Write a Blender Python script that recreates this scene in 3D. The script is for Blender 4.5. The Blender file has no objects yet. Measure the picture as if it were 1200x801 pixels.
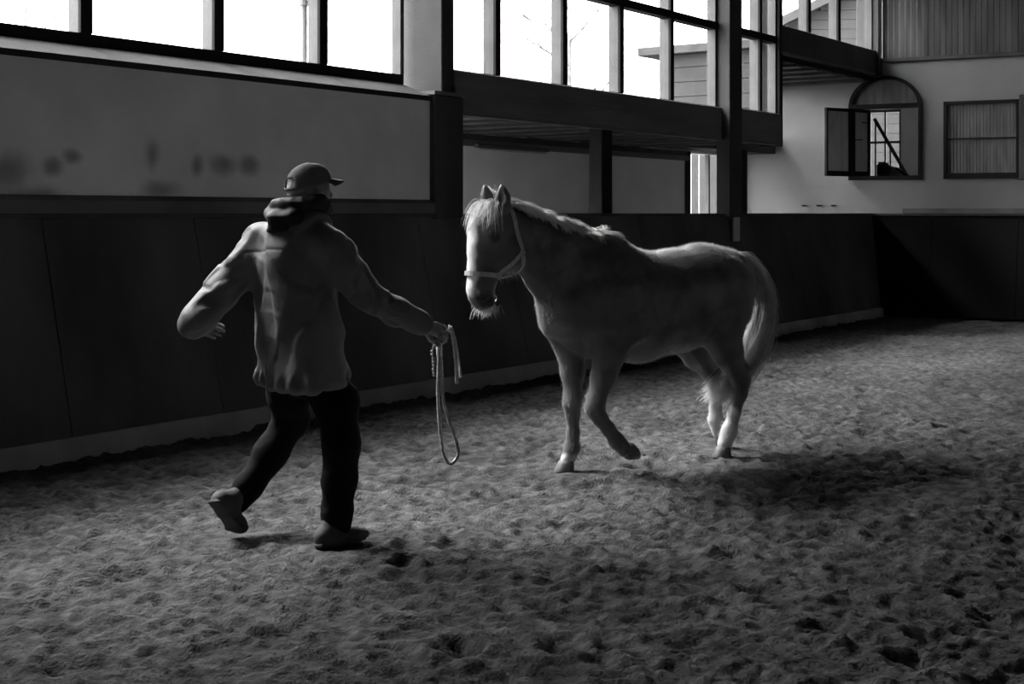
import bpy, math, random
import numpy as np

C = bpy.context.scene
COL = C.collection
R = math.radians
F, EYE = 1600.0, 1.5           # focal length in pixels of the 1200 px wide frame, eye height

# ------------------------------------------------------------------ camera, sky, light, exposure
cam = bpy.data.cameras.new('camera')
cam_o = bpy.data.objects.new('camera', cam); COL.objects.link(cam_o)
cam_o.location = (0, 0, EYE); cam_o.rotation_euler = (R(90), 0, 0)
cam.sensor_width = 36; cam.lens = F / 1200 * 36
cam.shift_y = -150.5 / 1200
cam.clip_end = 300
C.camera = cam_o

world = bpy.data.worlds.new('overcast sky'); C.world = world
world.use_nodes = True
wn = world.node_tree.nodes; wl = world.node_tree.links
bg = wn['Background']
SKY = 10.0
wtc = wn.new('ShaderNodeTexCoord'); wno = wn.new('ShaderNodeTexNoise'); wr = wn.new('ShaderNodeValToRGB')
wno.inputs['Scale'].default_value = 2.2; wno.inputs['Detail'].default_value = 4
wr.color_ramp.elements[0].color = (.88, .88, .88, 1); wr.color_ramp.elements[1].color = (1, 1, 1, 1)
wl.new(wtc.outputs['Generated'], wno.inputs['Vector']); wl.new(wno.outputs['Fac'], wr.inputs['Fac'])
wl.new(wr.outputs['Color'], bg.inputs['Color'])
bg.inputs['Strength'].default_value = SKY

C.view_settings.view_transform = 'Standard'; C.view_settings.look = 'None'
C.view_settings.gamma = 1; C.view_settings.use_curve_mapping = False
C.view_settings.exposure = 1.0
C.cycles.use_denoising = True
C.cycles.max_bounces = 8; C.cycles.diffuse_bounces = 4; C.cycles.transparent_max_bounces = 12
C.cycles.sample_clamp_indirect = 4

sun = bpy.data.lights.new('veiled_sun', 'SUN'); sun.energy = 9.0; sun.angle = R(24)
sun_o = bpy.data.objects.new('veiled_sun', sun); COL.objects.link(sun_o)
SUN_AZ, SUN_EL = math.atan2(-.43, .90), R(51)            # the light travels this way across the hall
sun_o.rotation_euler = (R(90) - SUN_EL, 0, SUN_AZ - R(90)); sun_o.location = (-20, 20, 20)

# left wall frame: x along the wall (away from camera), y outwards, z up
WA = math.atan2(.8192, .5735)
WD = np.array([.5735, .8192]); WO = np.array([-.8192, .5735])
def wall_pt(s, o): return np.array([-9.0, 0]) + s * WD + o * WO
# end wall frame: x to the right, y outwards
EA = math.atan2(-.4472, .8944); EP = np.array([5.62, 20.87])
ED = np.array([.8944, -.4472]); EO = np.array([.4472, .8944])
def end_pt(t, o): return EP + t * ED + o * EO

def portal(s0, s1, z0, z1, o):
    li = bpy.data.lights.new('window_portal', 'AREA'); li.shape = 'RECTANGLE'
    li.size = s1 - s0; li.size_y = z1 - z0; li.cycles.is_portal = True
    ob = bpy.data.objects.new('window_portal', li); COL.objects.link(ob)
    p = wall_pt((s0 + s1) / 2, o)
    ob.location = (p[0], p[1], (z0 + z1) / 2)
    ob.rotation_euler = (R(90), 0, WA + math.pi + R(180))   # -Z of the lamp looks into the hall
    return ob
WIN = [(7.8, 9.0, 2.66, 5.2, .42), (9.3, 14.6, 2.66, 5.2, .42), (14.82, 20.1, 2.78, 5.2, .2), (20.42, 21.84, 2.78, 5.2, .2), (21.9, 25.3, 3.98, 5.2, .2)]
for w in WIN: portal(*w[:4], w[4] + .1)
portal(23.3, 25.0, .9, 2.4, 2.2); portal(22.3, 25.6, 2.72, 3.44, 1.75)

# ------------------------------------------------------------------ materials
def mat(name, v, rough=.7, scale=0, contrast=.3, bump=0, bscale=None, stretch=(1, 1, 1), sheen=0, spec=.3, attr=None, metal=0, detail=5):
    m = bpy.data.materials.new(name); m.use_nodes = True
    nt = m.node_tree; n = nt.nodes; l = nt.links; b = n['Principled BSDF']
    b.inputs['Roughness'].default_value = rough
    b.inputs['Specular IOR Level'].default_value = spec
    b.inputs['Metallic'].default_value = metal
    if sheen:
        b.inputs['Sheen Weight'].default_value = sheen; b.inputs['Sheen Roughness'].default_value = .3
    b.inputs['Base Color'].default_value = (v, v, v, 1)
    if scale or bump:
        tc = n.new('ShaderNodeTexCoord'); mp = n.new('ShaderNodeMapping'); mp.inputs['Scale'].default_value = stretch
        l.new(tc.outputs['Object'], mp.inputs['Vector'])
    col = None
    if scale:
        no = n.new('ShaderNodeTexNoise'); no.inputs['Scale'].default_value = scale; no.inputs['Detail'].default_value = detail
        l.new(mp.outputs['Vector'], no.inputs['Vector'])
        cr = n.new('ShaderNodeValToRGB'); lo = v * (1 - contrast); hi = v * (1 + contrast)
        cr.color_ramp.elements[0].position = .32; cr.color_ramp.elements[1].position = .68
        cr.color_ramp.elements[0].color = (lo, lo, lo, 1); cr.color_ramp.elements[1].color = (hi, hi, hi, 1)
        l.new(no.outputs['Fac'], cr.inputs['Fac']); col = cr.outputs['Color']
    if attr:
        at = n.new('ShaderNodeAttribute'); at.attribute_name = attr
        if col is not None:
            mx = n.new('ShaderNodeMix'); mx.data_type = 'RGBA'; mx.blend_type = 'MULTIPLY'; mx.inputs['Factor'].default_value = 1
            l.new(col, mx.inputs[6]); l.new(at.outputs['Color'], mx.inputs[7]); col = mx.outputs[2]
        else: col = at.outputs['Color']
        if sheen:
            ga = n.new('ShaderNodeGamma'); ga.inputs['Gamma'].default_value = .5; l.new(at.outputs['Color'], ga.inputs['Color']); l.new(ga.outputs[0], b.inputs['Sheen Tint'])
    if col is not None: l.new(col, b.inputs['Base Color'])
    if bump:
        nb = n.new('ShaderNodeTexNoise'); nb.inputs['Scale'].default_value = bscale or 60; nb.inputs['Detail'].default_value = 6
        l.new(mp.outputs['Vector'], nb.inputs['Vector'])
        bp = n.new('ShaderNodeBump'); bp.inputs['Strength'].default_value = bump; bp.inputs['Distance'].default_value = .02
        l.new(nb.outputs['Fac'], bp.inputs['Height']); l.new(bp.outputs['Normal'], b.inputs['Normal'])
    return m

def glass_mat():
    m = bpy.data.materials.new('window_glass'); m.use_nodes = True
    n = m.node_tree.nodes; l = m.node_tree.links; n.clear()
    o = n.new('ShaderNodeOutputMaterial'); t = n.new('ShaderNodeBsdfTransparent'); g = n.new('ShaderNodeBsdfGlossy'); mx = n.new('ShaderNodeMixShader')
    t.inputs['Color'].default_value = (.9, .9, .9, 1); g.inputs['Roughness'].default_value = .05; mx.inputs[0].default_value = .06
    l.new(t.outputs[0], mx.inputs[1]); l.new(g.outputs[0], mx.inputs[2]); l.new(mx.outputs[0], o.inputs[0])
    return m

def plaster_stained():
    # old plaster with a few dark damp smudges low on the wall (object space = wall frame)
    m = mat('stained_plaster', .82, .85, 1.3, .12, .15, 90)
    nt = m.node_tree; n = nt.nodes; l = nt.links; b = n['Principled BSDF']
    tc = n['Texture Coordinate']; src = b.inputs['Base Color'].links[0].from_socket
    def smudge(center, rad):
        mp = n.new('ShaderNodeMapping'); mp.vector_type = 'TEXTURE'
        mp.inputs['Location'].default_value = center; mp.inputs['Scale'].default_value = rad
        l.new(tc.outputs['Object'], mp.inputs['Vector'])
        no = n.new('ShaderNodeTexNoise'); no.inputs['Scale'].default_value = 3; no.inputs['Detail'].default_value = 5
        l.new(tc.outputs['Object'], no.inputs['Vector'])
        le = n.new('ShaderNodeVectorMath'); le.operation = 'LENGTH'; l.new(mp.outputs[0], le.inputs[0])
        ad = n.new('ShaderNodeMath'); ad.operation = 'MULTIPLY_ADD'; ad.inputs[1].default_value = 1.3; l.new(no.outputs['Fac'], ad.inputs[0]); l.new(le.outputs['Value'], ad.inputs[2])
        mr = n.new('ShaderNodeMapRange'); mr.inputs['From Min'].default_value = .75; mr.inputs['From Max'].default_value = 1.7
        mr.inputs['To Min'].default_value = .42; mr.inputs['To Max'].default_value = 1; mr.interpolation_type = 'SMOOTHSTEP'
        l.new(ad.outputs[0], mr.inputs['Value']); return mr.outputs[0]
    for c, r in SMUDGES:
        mx = n.new('ShaderNodeMix'); mx.data_type = 'RGBA'; mx.blend_type = 'MULTIPLY'; mx.inputs['Factor'].default_value = 1
        l.new(src, mx.inputs[6]); l.new(smudge(c, r), mx.inputs[7]); src = mx.outputs[2]
    l.new(src, b.inputs['Base Color'])
    return m
def s_of(px):      # wall coordinate of a photo column on the wall plane
    r = (px - 600) / F; Y = 9.0 / (.7 - r); return Y / .8192
def z_of(px, py): return EYE + (250 - py) / F * (9.0 / (.7 - (px - 600) / F))
SMUDGES = [((s_of(x), 0, z_of(x, y)), (a, .3, b)) for x, y, a, b in
           [(178, 182, .10, .16), (230, 194, .08, .10), (263, 192, .16, .11), (292, 194, .14, .10), (85, 183, .10, .07), (62, 195, .10, .08), (12, 200, .2, .16), (45, 232, .3, .10), (190, 222, .25, .10)]]

M = dict(
    sand=mat('arena_sand', .08, .95, 16, .45, .8, 70, spec=.1, attr='sand_tone', detail=9),
    plaster=plaster_stained(),
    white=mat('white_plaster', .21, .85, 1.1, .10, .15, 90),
    pale=mat('pale_wall', .55, .85, 1.1, .1),
    panel=mat('white_panel', .78, .8, 2, .06),
    dark=mat('dark_timber', .045, .6, 3, .35, .2, 40, (1, 1, .15)),
    beam=mat('brown_timber', .12, .6, 4, .3, .25, 30, (.15, 1, 1)),
    kick=mat('kickboard_timber', .075, .75, 1.3, .5, .2, 30, (1, 1, .35)),
    kickd=mat('vignette_black_kickboard', .006, .85, 1.3, .4, .2, 30, (1, 1, .35), spec=.1),  # kickboard colour blackened to stand in for the vignette on this side
    ledge=mat('ledge_board', .12, .7, 2, .25, .1, 40),
    base=mat('weathered_board', .28, .85, 2, .3, .3, 40),
    frame=mat('window_frame_paint', .015, .7, 5, .2, spec=.1),
    framel=mat('grey_paint_and_lit_sides', .07, .55, 5, .15),
    sill=mat('stone_sill', .035, .9, 3, .15, .1, 60, spec=.05),
    pier=mat('grey_pier_paint', .038, .7, 3, .15, .1, 60),
    clad=mat('weathered_cladding', .055, .8, 2.5, .5, .2, 50, (3, 3, .25)),
    slat=mat('shutter_slat', .12, .7, 6, .3, .1, 50, (2, 2, .3)),
    soffit=mat('soffit_timber', .055, .7, 4, .3),
    deck=mat('roof_boards', .012, .8, 4, .3),
    roof=mat('roof_underside', .03, .8, 2, .3),
    outwall=mat('house_siding', .045, .8, 4, .12),
    outroof=mat('house_roof', .05, .8, 6, .2),
    ground=mat('outside_ground', .06, .9, 1, .3),
    bark=mat('pale_bark', .12, .9, 8, .3),
    zinc=mat('zinc_pipe', .16, .4, 4, .15),
    plate=mat('pale_plate', .45, .5, 9, .1),
    jacket=mat('nylon_jacket', .16, .55, 5, .10, .12, 160, spec=.3),
    hood=mat('nylon_hood', .03, .6, 5, .1, .1, 160, spec=.2),
    trouser=mat('dark_trousers', .005, .85, 20, .2, .15, 200, spec=.12),
    shoe=mat('grey_boot', .055, .7, 12, .25, .1, 120),
    sole=mat('boot_sole', .06, .8, 12, .2),
    cap=mat('cotton_cap', .15, .85, 12, .15, .15, 220),
    skin=mat('skin', .30, .5, 20, .08, .05, 200),
    hair=mat('short_grey_hair', .50, .7, 60, .2, .3, 200),
    coat=mat('horse_coat', 1, .42, 9, .22, .07, 130, (1, 1, 1), sheen=1.0, spec=.55, attr='coat'),
    mane=mat('pale_mane_hair', .85, .45, 14, .15, spec=.4, attr='tint'),
    hoof=mat('hoof_horn', .12, .5, 14, .3),
    eye=mat('dark_eye', .01, .08, spec=.6),
    halter=mat('grey_webbing', .45, .7, 40, .15, .15, 220),
    metal=mat('ring_metal', .45, .3, metal=1),
    rope=mat('pale_rope', .55, .8, 60, .25),
    chair=mat('black_upholstery', .012, .6, 6, .2),
    room=mat('room_wall', .65, .8, 2, .1),
    glass=glass_mat(),
)

# ------------------------------------------------------------------ mesh helpers
class MB:
    def __init__(s): s.v = []; s.f = []
    def add(s, verts, faces):
        k = len(s.v); s.v += [tuple(map(float, p)) for p in verts]; s.f += [tuple(i + k for i in f) for f in faces]; return s
    def box(s, x0, x1, y0, y1, z0, z1, b=0):
        if b <= 0:
            return s.add([(x, y, z) for z in (z0, z1) for y in (y0, y1) for x in (x0, x1)],
                         [(0, 2, 3, 1), (4, 5, 7, 6), (0, 1, 5, 4), (2, 6, 7, 3), (0, 4, 6, 2), (1, 3, 7, 5)])
        b = min(b, (x1 - x0) / 2.2, (y1 - y0) / 2.2, (z1 - z0) / 2.2)
        rings = []
        for z, d in ((z0, b), (z0 + b, 0), (z1 - b, 0), (z1, b)):
            a0, a1, c0, c1 = x0 + d, x1 - d, y0 + d, y1 - d
            rings.append([(a0 + b, c0, z), (a1 - b, c0, z), (a1, c0 + b, z), (a1, c1 - b, z), (a1 - b, c1, z), (a0 + b, c1, z), (a0, c1 - b, z), (a0, c0 + b, z)])
        v = [p for r in rings for p in r]; f = []
        for k in range(3):
            for i in range(8):
                j = (i + 1) % 8; f.append((k * 8 + i, k * 8 + j, k * 8 + 8 + j, k * 8 + 8 + i))
        f.append(tuple(range(7, -1, -1))); f.append(tuple(range(24, 32)))
        return s.add(v, f)
    def prism(s, poly, axis, a, b):
        # poly: list of 2D points, extruded along axis ('x','y','z') from a to b
        def P(p, t): return {'x': (t, p[0], p[1]), 'y': (p[0], t, p[1]), 'z': (p[0], p[1], t)}[axis]
        n = len(poly)
        v = [P(p, a) for p in poly] + [P(p, b) for p in poly]
        f = [(i, (i + 1) % n, n + (i + 1) % n, n + i) for i in range(n)] + [tuple(range(n))[::-1], tuple(range(n, 2 * n))]
        return s.add(v, f)
    def tube(s, pts, rad, n=8, cap=True, flat=None):
        pts = [np.array(p, float) for p in pts]; m = len(pts)
        rad = [rad] * m if np.isscalar(rad) else rad
        up = None; v = []; f = []
        for i, p in enumerate(pts):
            t = pts[min(i + 1, m - 1)] - pts[max(i - 1, 0)]; t /= (np.linalg.norm(t) + 1e-9)
            if up is None:
                up = np.array([0, 0, 1.]) if abs(t[2]) < .9 else np.array([1., 0, 0])
            up = up - t * (up @ t); up /= np.linalg.norm(up); sd = np.cross(t, up)
            for k in range(n):
                a = 2 * math.pi * k / n; v.append(p + rad[i] * (math.cos(a) * up + math.sin(a) * sd))
        for i in range(m - 1):
            for k in range(n):
                j = (k + 1) % n; f.append((i * n + k, i * n + j, (i + 1) * n + j, (i + 1) * n + k))
        if cap: f.append(tuple(range(n))[::-1]); f.append(tuple((m - 1) * n + k for k in range(n)))
        return s.add(v, f)
    def ball(s, c, r, n=10):
        r = (r, r, r) if np.isscalar(r) else r; v = []; f = []
        for i in range(1, n):
            th = math.pi * i / n
            for k in range(2 * n):
                a = math.pi * k / n; v.append((c[0] + r[0] * math.sin(th) * math.cos(a), c[1] + r[1] * math.sin(th) * math.sin(a), c[2] + r[2] * math.cos(th)))
        m = 2 * n
        for i in range(n - 2):
            for k in range(m): f.append((i * m + k, (i + 1) * m + k, (i + 1) * m + (k + 1) % m, i * m + (k + 1) % m))
        v.append((c[0], c[1], c[2] + r[2])); v.append((c[0], c[1], c[2] - r[2])); a, b = len(v) - 2, len(v) - 1
        for k in range(m): f.append((a, k, (k + 1) % m)); f.append((b, (n - 2) * m + (k + 1) % m, (n - 2) * m + k))
        return s.add(v, f)
    def build(s, name, m, parent=None, smooth=False, loc=None, rot=None, label=None, fix=True):
        me = bpy.data.meshes.new(name); me.from_pydata(s.v, [], s.f); me.update()
        if smooth: me.polygons.foreach_set('use_smooth', [True] * len(me.polygons))
        me.materials.append(m)
        return link(name, me, parent, loc, rot, label)

def link(name, me, parent=None, loc=None, rot=None, label=None):
    o = bpy.data.objects.new(name, me); COL.objects.link(o)
    if parent is not None: o.parent = parent
    if loc is not None: o.location = loc
    if rot is not None: o.rotation_euler = (0, 0, rot)
    if label: o['label'] = label
    return o
def np_mesh(name, V, Q, m, parent=None, smooth=True, attr=None):
    me = bpy.data.meshes.new(name); k = Q.shape[1]
    me.vertices.add(len(V)); me.vertices.foreach_set('co', np.ascontiguousarray(V, np.float32).ravel())
    me.loops.add(Q.size); me.loops.foreach_set('vertex_index', np.ascontiguousarray(Q, np.int32).ravel())
    me.polygons.add(len(Q)); me.polygons.foreach_set('loop_start', np.arange(0, Q.size, k, dtype=np.int32))
    me.polygons.foreach_set('use_smooth', np.full(len(Q), smooth))
    me.update(calc_edges=True); me.validate()
    if attr is not None:
        nm, val = attr; a = me.color_attributes.new(nm, 'FLOAT_COLOR', 'POINT')
        c = np.ones((len(V), 4), np.float32); c[:, :3] = val[:, None]; a.data.foreach_set('color', c.ravel())
    me.materials.append(m)
    return link(name, me, parent)
def empty(name, loc=(0, 0, 0), rot=0, label=None, cat=None, group=None, kind=None):
    o = bpy.data.objects.new(name, None); COL.objects.link(o); o.location = loc; o.rotation_euler = (0, 0, rot); o.empty_display_size = .2
    return tag(o, label, cat, group, kind)
def tag(o, label=None, cat=None, group=None, kind=None):
    for k, v in (('label', label), ('category', cat), ('group', group), ('kind', kind)):
        if v: o[k] = v
    return o
WL = (-9.0, 0, 0); EL = (EP[0], EP[1], 0)
def on_wall(mb, name, m, **k): return mb.build(name, m, loc=WL, rot=WA, **k)
def on_end(mb, name, m, **k): return mb.build(name, m, loc=EL, rot=EA, **k)
def struct(o): o['kind'] = 'structure'; return o

# ------------------------------------------------------------------ noise
def vnoise2(x, y, seed=0):
    rs = np.random.RandomState(seed); T = rs.rand(256, 256)
    xi = np.floor(x).astype(int); yi = np.floor(y).astype(int); fx = x - xi; fy = y - yi
    fx = fx * fx * (3 - 2 * fx); fy = fy * fy * (3 - 2 * fy)
    a = T[xi & 255, yi & 255]; b = T[(xi + 1) & 255, yi & 255]; c = T[xi & 255, (yi + 1) & 255]; d = T[(xi + 1) & 255, (yi + 1) & 255]
    return (a * (1 - fx) + b * fx) * (1 - fy) + (c * (1 - fx) + d * fx) * fy - .5
def vnoise3(x, y, z, seed=0):
    rs = np.random.RandomState(seed); T = rs.rand(32, 32, 32)
    def sp(q):
        i = np.floor(q).astype(int); f = q - i; return i & 31, (i + 1) & 31, f * f * (3 - 2 * f)
    x0, x1, fx = sp(x); y0, y1, fy = sp(y); z0, z1, fz = sp(z); r = 0
    for xi, wx in ((x0, 1 - fx), (x1, fx)):
        for yi, wy in ((y0, 1 - fy), (y1, fy)):
            for zi, wz in ((z0, 1 - fz), (z1, fz)): r = r + T[xi, yi, zi] * wx * wy * wz
    return r - .5

# ------------------------------------------------------------------ smooth solid modelling: distance field -> surface nets
class Sdf:
    """tapered tubes with elliptical sections, blended smoothly; cut() carves"""
    def __init__(s): s.p = []; s.planes = []
    def plane(s, p, n): s.planes.append((np.array(p, float), np.array(n, float))); return s     # removes what lies on the side of n
    def tube(s, pts, side=(0, 1, 0), k=.03, op=1):
        # pts: (x, y, z, r_side, r_other)
        for a, b in zip(pts[:-1], pts[1:]):
            s.p.append((np.array(a[:3], float), np.array(b[:3], float), a[3:], b[3:], np.array(side, float), k, op))
        return s
    def ell(s, c, rs, ro, ax, side=(0, 1, 0), k=.03, op=1):
        # ellipsoid-like blob: short segment along ax (vector, half length)
        c = np.array(c, float); ax = np.array(ax, float)
        return s.tube([(*(c - ax), rs, ro), (*(c + ax), rs, ro)], side, k, op)
    @staticmethod
    def dist(pr, P):
        A, B, ra, rb, side, k, op = pr
        ab = B - A; L = np.linalg.norm(ab) + 1e-9; w = ab / L
        sd = side - w * (side @ w); sd /= (np.linalg.norm(sd) + 1e-9); nn = np.cross(w, sd)
        q = P - A; t = q @ w; tc = np.clip(t / L, 0, 1)
        qs = q @ sd; qn = q @ nn; qw = t - tc * L
        r1 = ra[0] + (rb[0] - ra[0]) * tc; r2 = ra[1] + (rb[1] - ra[1]) * tc; r3 = np.minimum(r1, r2)
        k0 = np.sqrt((qs / r1) ** 2 + (qn / r2) ** 2 + (qw / r3) ** 2)
        k1 = np.sqrt((qs / r1 ** 2) ** 2 + (qn / r2 ** 2) ** 2 + (qw / r3 ** 2) ** 2) + 1e-6
        return k0 * (k0 - 1) / k1
    @staticmethod
    def blend(d0, d, k, op):
        if op > 0:
            h = np.maximum(k - np.abs(d0 - d), 0) / k; return np.minimum(d0, d) - h * h * k * .25
        d = -d; h = np.maximum(k - np.abs(d0 - d), 0) / k; return np.maximum(d0, d) + h * h * k * .25
    def __call__(s, P):
        P = np.atleast_2d(P); D = np.full(len(P), .5)
        for pr in s.p: D = s.blend(D, s.dist(pr, P), pr[5], pr[6])
        return D
    def mesh(s, h, smooth=1):
        add = [p for p in s.p if p[6] > 0]
        lo = np.min([np.minimum(p[0], p[1]) - max(*p[2], *p[3]) for p in add], 0) - 3 * h
        hi = np.max([np.maximum(p[0], p[1]) + max(*p[2], *p[3]) for p in add], 0) + 3 * h
        n = np.ceil((hi - lo) / h).astype(int) + 1
        V = np.full(n, .5, np.float32)
        ax = [lo[i] + h * np.arange(n[i]) for i in range(3)]
        for pr in s.p:
            m = max(*pr[2], *pr[3]) + pr[5] + 2 * h
            a = np.maximum(np.floor((np.minimum(pr[0], pr[1]) - m - lo) / h).astype(int), 0)
            b = np.minimum(np.ceil((np.maximum(pr[0], pr[1]) + m - lo) / h).astype(int) + 1, n)
            if np.any(b <= a): continue
            g = np.stack(np.meshgrid(*[ax[i][a[i]:b[i]] for i in range(3)], indexing='ij'), -1)
            sl = tuple(slice(a[i], b[i]) for i in range(3))
            d = s.dist(pr, g.reshape(-1, 3)).reshape(g.shape[:3])
            V[sl] = s.blend(V[sl], d, pr[5], pr[6])
        for p, nn in s.planes:
            g = sum(np.expand_dims(ax[i] * nn[i], [j for j in range(3) if j != i]) for i in range(3)) - p @ nn
            V = np.maximum(V, g.astype(np.float32))
        return nets(V, lo, h, smooth)
def nets(V, lo, h, smooth):
    I = V < 0; n = np.array(V.shape)
    cnt = np.zeros(n - 1, np.int8)
    for dx in (0, 1):
        for dy in (0, 1):
            for dz in (0, 1): cnt += I[dx:n[0] - 1 + dx, dy:n[1] - 1 + dy, dz:n[2] - 1 + dz]
    act = (cnt > 0) & (cnt < 8); idx = np.full(n - 1, -1, np.int64); c = np.argwhere(act); idx[act] = np.arange(len(c))
    acc = np.zeros((len(c), 3)); num = np.zeros(len(c))
    cor = [(a, b, d) for a in (0, 1) for b in (0, 1) for d in (0, 1)]
    val = {k: V[c[:, 0] + k[0], c[:, 1] + k[1], c[:, 2] + k[2]] for k in cor}
    for k in cor:
        for a in range(3):
            if k[a] == 0:
                k2 = list(k); k2[a] = 1; k2 = tuple(k2); v0, v1 = val[k], val[k2]
                x = (v0 < 0) != (v1 < 0); t = v0 / np.where(x, v0 - v1, 1)
                p = np.tile(np.array(k, float), (len(c), 1)); p[:, a] = t
                acc += np.where(x[:, None], p, 0); num += x
    P = lo + h * (c + acc / num[:, None])
    Q = []
    for a in range(3):
        b, d = (a + 1) % 3, (a + 2) % 3
        s0 = [slice(None)] * 3; s1 = [slice(None)] * 3; s0[a] = slice(0, -1); s1[a] = slice(1, None)
        i0, i1 = I[tuple(s0)], I[tuple(s1)]
        e = np.argwhere(i0 != i1); e = e[(e[:, b] > 0) & (e[:, d] > 0) & (e[:, b] < n[b] - 1) & (e[:, d] < n[d] - 1)]
        flip = i0[tuple(e.T)]
        def g(db, dd):
            q = e.copy(); q[:, b] -= db; q[:, d] -= dd; return idx[tuple(q.T)]
        q = np.stack([g(0, 0), g(1, 0), g(1, 1), g(0, 1)], 1); q[~flip] = q[~flip][:, ::-1]; Q.append(q)
    Q = np.concatenate(Q)
    Q = Q[(Q >= 0).all(1)]
    for _ in range(smooth):
        S = np.zeros_like(P); N = np.zeros(len(P))
        for i in range(4):
            np.add.at(S, Q[:, i], P[Q[:, (i + 1) % 4]] + P[Q[:, i - 1]]); np.add.at(N, Q[:, i], 2)
        P = .45 * P + .55 * S / np.maximum(N, 1)[:, None]
    a, b, c_ = P[Q[:, 0]], P[Q[:, 1]], P[Q[:, 2]]
    return (P, Q) if np.einsum('ij,ij->i', a - lo, np.cross(b - lo, c_ - lo)).sum() > 0 else (P, Q[:, ::-1])
def vnormals(P, Q):
    fn = np.cross(P[Q[:, 2]] - P[Q[:, 0]], P[Q[:, 3]] - P[Q[:, 1]]); N = np.zeros_like(P)
    for i in range(4): np.add.at(N, Q[:, i], fn)
    return N / (np.linalg.norm(N, axis=1)[:, None] + 1e-12)
def px(x, y, Y): return np.array([(x - 600) * Y / F, Y, EYE - (y - 250) * Y / F])
def smoothcurve(pts, n=8):
    pts = [np.array(p, float) for p in pts]; out = []
    for i in range(len(pts) - 1):
        p0, p1, p2, p3 = pts[max(i - 1, 0)], pts[i], pts[i + 1], pts[min(i + 2, len(pts) - 1)]
        for k in range(n):
            t = k / n; out.append(.5 * (2 * p1 + (p2 - p0) * t + (2 * p0 - 5 * p1 + 4 * p2 - p3) * t * t + (3 * p1 - p0 - 3 * p2 + p3) * t ** 3))
    out.append(pts[-1]); return out
TINT = []
def hair_mesh(name, curves, radii, parent):
    v, q = strands(curves, radii)
    return np_mesh(name, v, q, M['mane'], parent, attr=('tint', np.concatenate(TINT)))
def strands(curves, radii):
    # every strand a thin three-sided tapering tube, all in one arrays pair
    VV, QQ, k = [], [], 0; TINT.clear(); tr_ = np.random.RandomState(len(curves))
    for c, r in zip(curves, radii):
        c = np.array(c); m = len(c); t = np.gradient(c, axis=0); t /= np.linalg.norm(t, axis=1)[:, None] + 1e-9
        a = np.cross(t, [.3, .5, .81]); a /= np.linalg.norm(a, axis=1)[:, None] + 1e-9; b = np.cross(t, a)
        w = r * np.linspace(1, .25, m)[:, None]
        ring = np.stack([c + w * a, c + w * (-.5 * a + .87 * b), c + w * (-.5 * a - .87 * b)], 1)
        VV.append(ring.reshape(-1, 3)); TINT.append(np.full(3 * m, tr_.uniform(.6, 1.0), np.float32))
        i = np.arange(m - 1)[:, None] * 3 + k
        for j in range(3): QQ.append(np.concatenate([i + j, i + (j + 1) % 3, i + 3 + (j + 1) % 3, i + 3 + j], 1))
        k += 3 * m
    return np.concatenate(VV), np.concatenate(QQ)

# ================================================================== SETTING
HALL_S0, HALL_N = -7.0, 14.5
# --- floor of loose sand, heaped and trodden
def axis(parts):
    o = []
    for a, b, d in parts: o += list(np.arange(a, b, d))
    o.append(parts[-1][1]); return np.array(o)
gx = axis([(-9, -3.0, .3), (-3.0, 3.2, .017), (3.2, 5.6, .04), (5.6, 10, .12), (10, 16.01, .5)])
gy = axis([(-9, 3.6, .4), (3.6, 7.4, .016), (7.4, 10.5, .027), (10.5, 14, .05), (14, 22.6, .1)])
X, Y = np.meshgrid(gx, gy, indexing='ij')
def sand_height(X, Y):
    wx = X + .12 * vnoise2(X * 3, Y * 3, 11); wy = Y + .12 * vnoise2(X * 3 + 50, Y * 3, 12)
    h = .020 * vnoise2(wx * 1.1, wy * 1.1, 1) + .020 * vnoise2(wx * 2.7, wy * 2.7, 2)
    a = vnoise2(wx * 6.5, wy * 6.5, 3); h += .020 * a
    h += .020 * (.5 - 2 * np.abs(vnoise2(wx * 11, wy * 11, 4))) * (.6 + vnoise2(wx * 1.7, wy * 1.7, 8))
    h += .024 * vnoise2(wx * 15, wy * 15, 5) + .024 * vnoise2(X * 26, Y * 26, 6) + .012 * vnoise2(X * 47, Y * 47, 7)
    return h
Hs = sand_height(X, Y)
rs = np.random.RandomState(5)
for _ in range(420):                                   # hoof and boot prints
    cx, cy = rs.uniform(-3, 5.5), rs.uniform(3.8, 15); r = rs.uniform(.06, .1)
    i0, i1 = np.searchsorted(gx, (cx - .3, cx + .3)); j0, j1 = np.searchsorted(gy, (cy - .3, cy + .3))
    d = np.hypot(X[i0:i1, j0:j1] - cx, (Y[i0:i1, j0:j1] - cy) * .8) / r
    Hs[i0:i1, j0:j1] += rs.uniform(.3, .9) * (-.028 * np.exp(-d ** 4) + .014 * np.exp(-((d - 1.35) / .4) ** 2))
Hs -= .012
FEET = [(-.79, 6.2), (-1.27, 6.33), (.34, 8.0), (1.30, 8.63), (1.4, 8.75)]
for fx, fy in FEET:
    w = np.exp(-(((X - fx) ** 2 + (Y - fy) ** 2) / .20 ** 2) ** 2); Hs = Hs * (1 - w) + w * (-.004 + .25 * Hs)
n0, n1 = X.shape
ii = (np.arange(n0 - 1)[:, None] * n1 + np.arange(n1 - 1)[None]).ravel()
Q = np.stack([ii, ii + n1, ii + n1 + 1, ii + 1], 1)
PV = np.stack([X.ravel(), Y.ravel(), Hs.ravel()], 1)
ce = PV[Q].mean(1)
sS = (ce[:, 0] + 9) * WD[0] + ce[:, 1] * WD[1]; nN = -((ce[:, 0] + 9) * WO[0] + ce[:, 1] * WO[1]); eO = (ce[:, :2] - EP) @ EO
keep = (nN > -.05) & (nN < HALL_N + .1) & (sS > HALL_S0 - .1) & (eO < .1)
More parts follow.
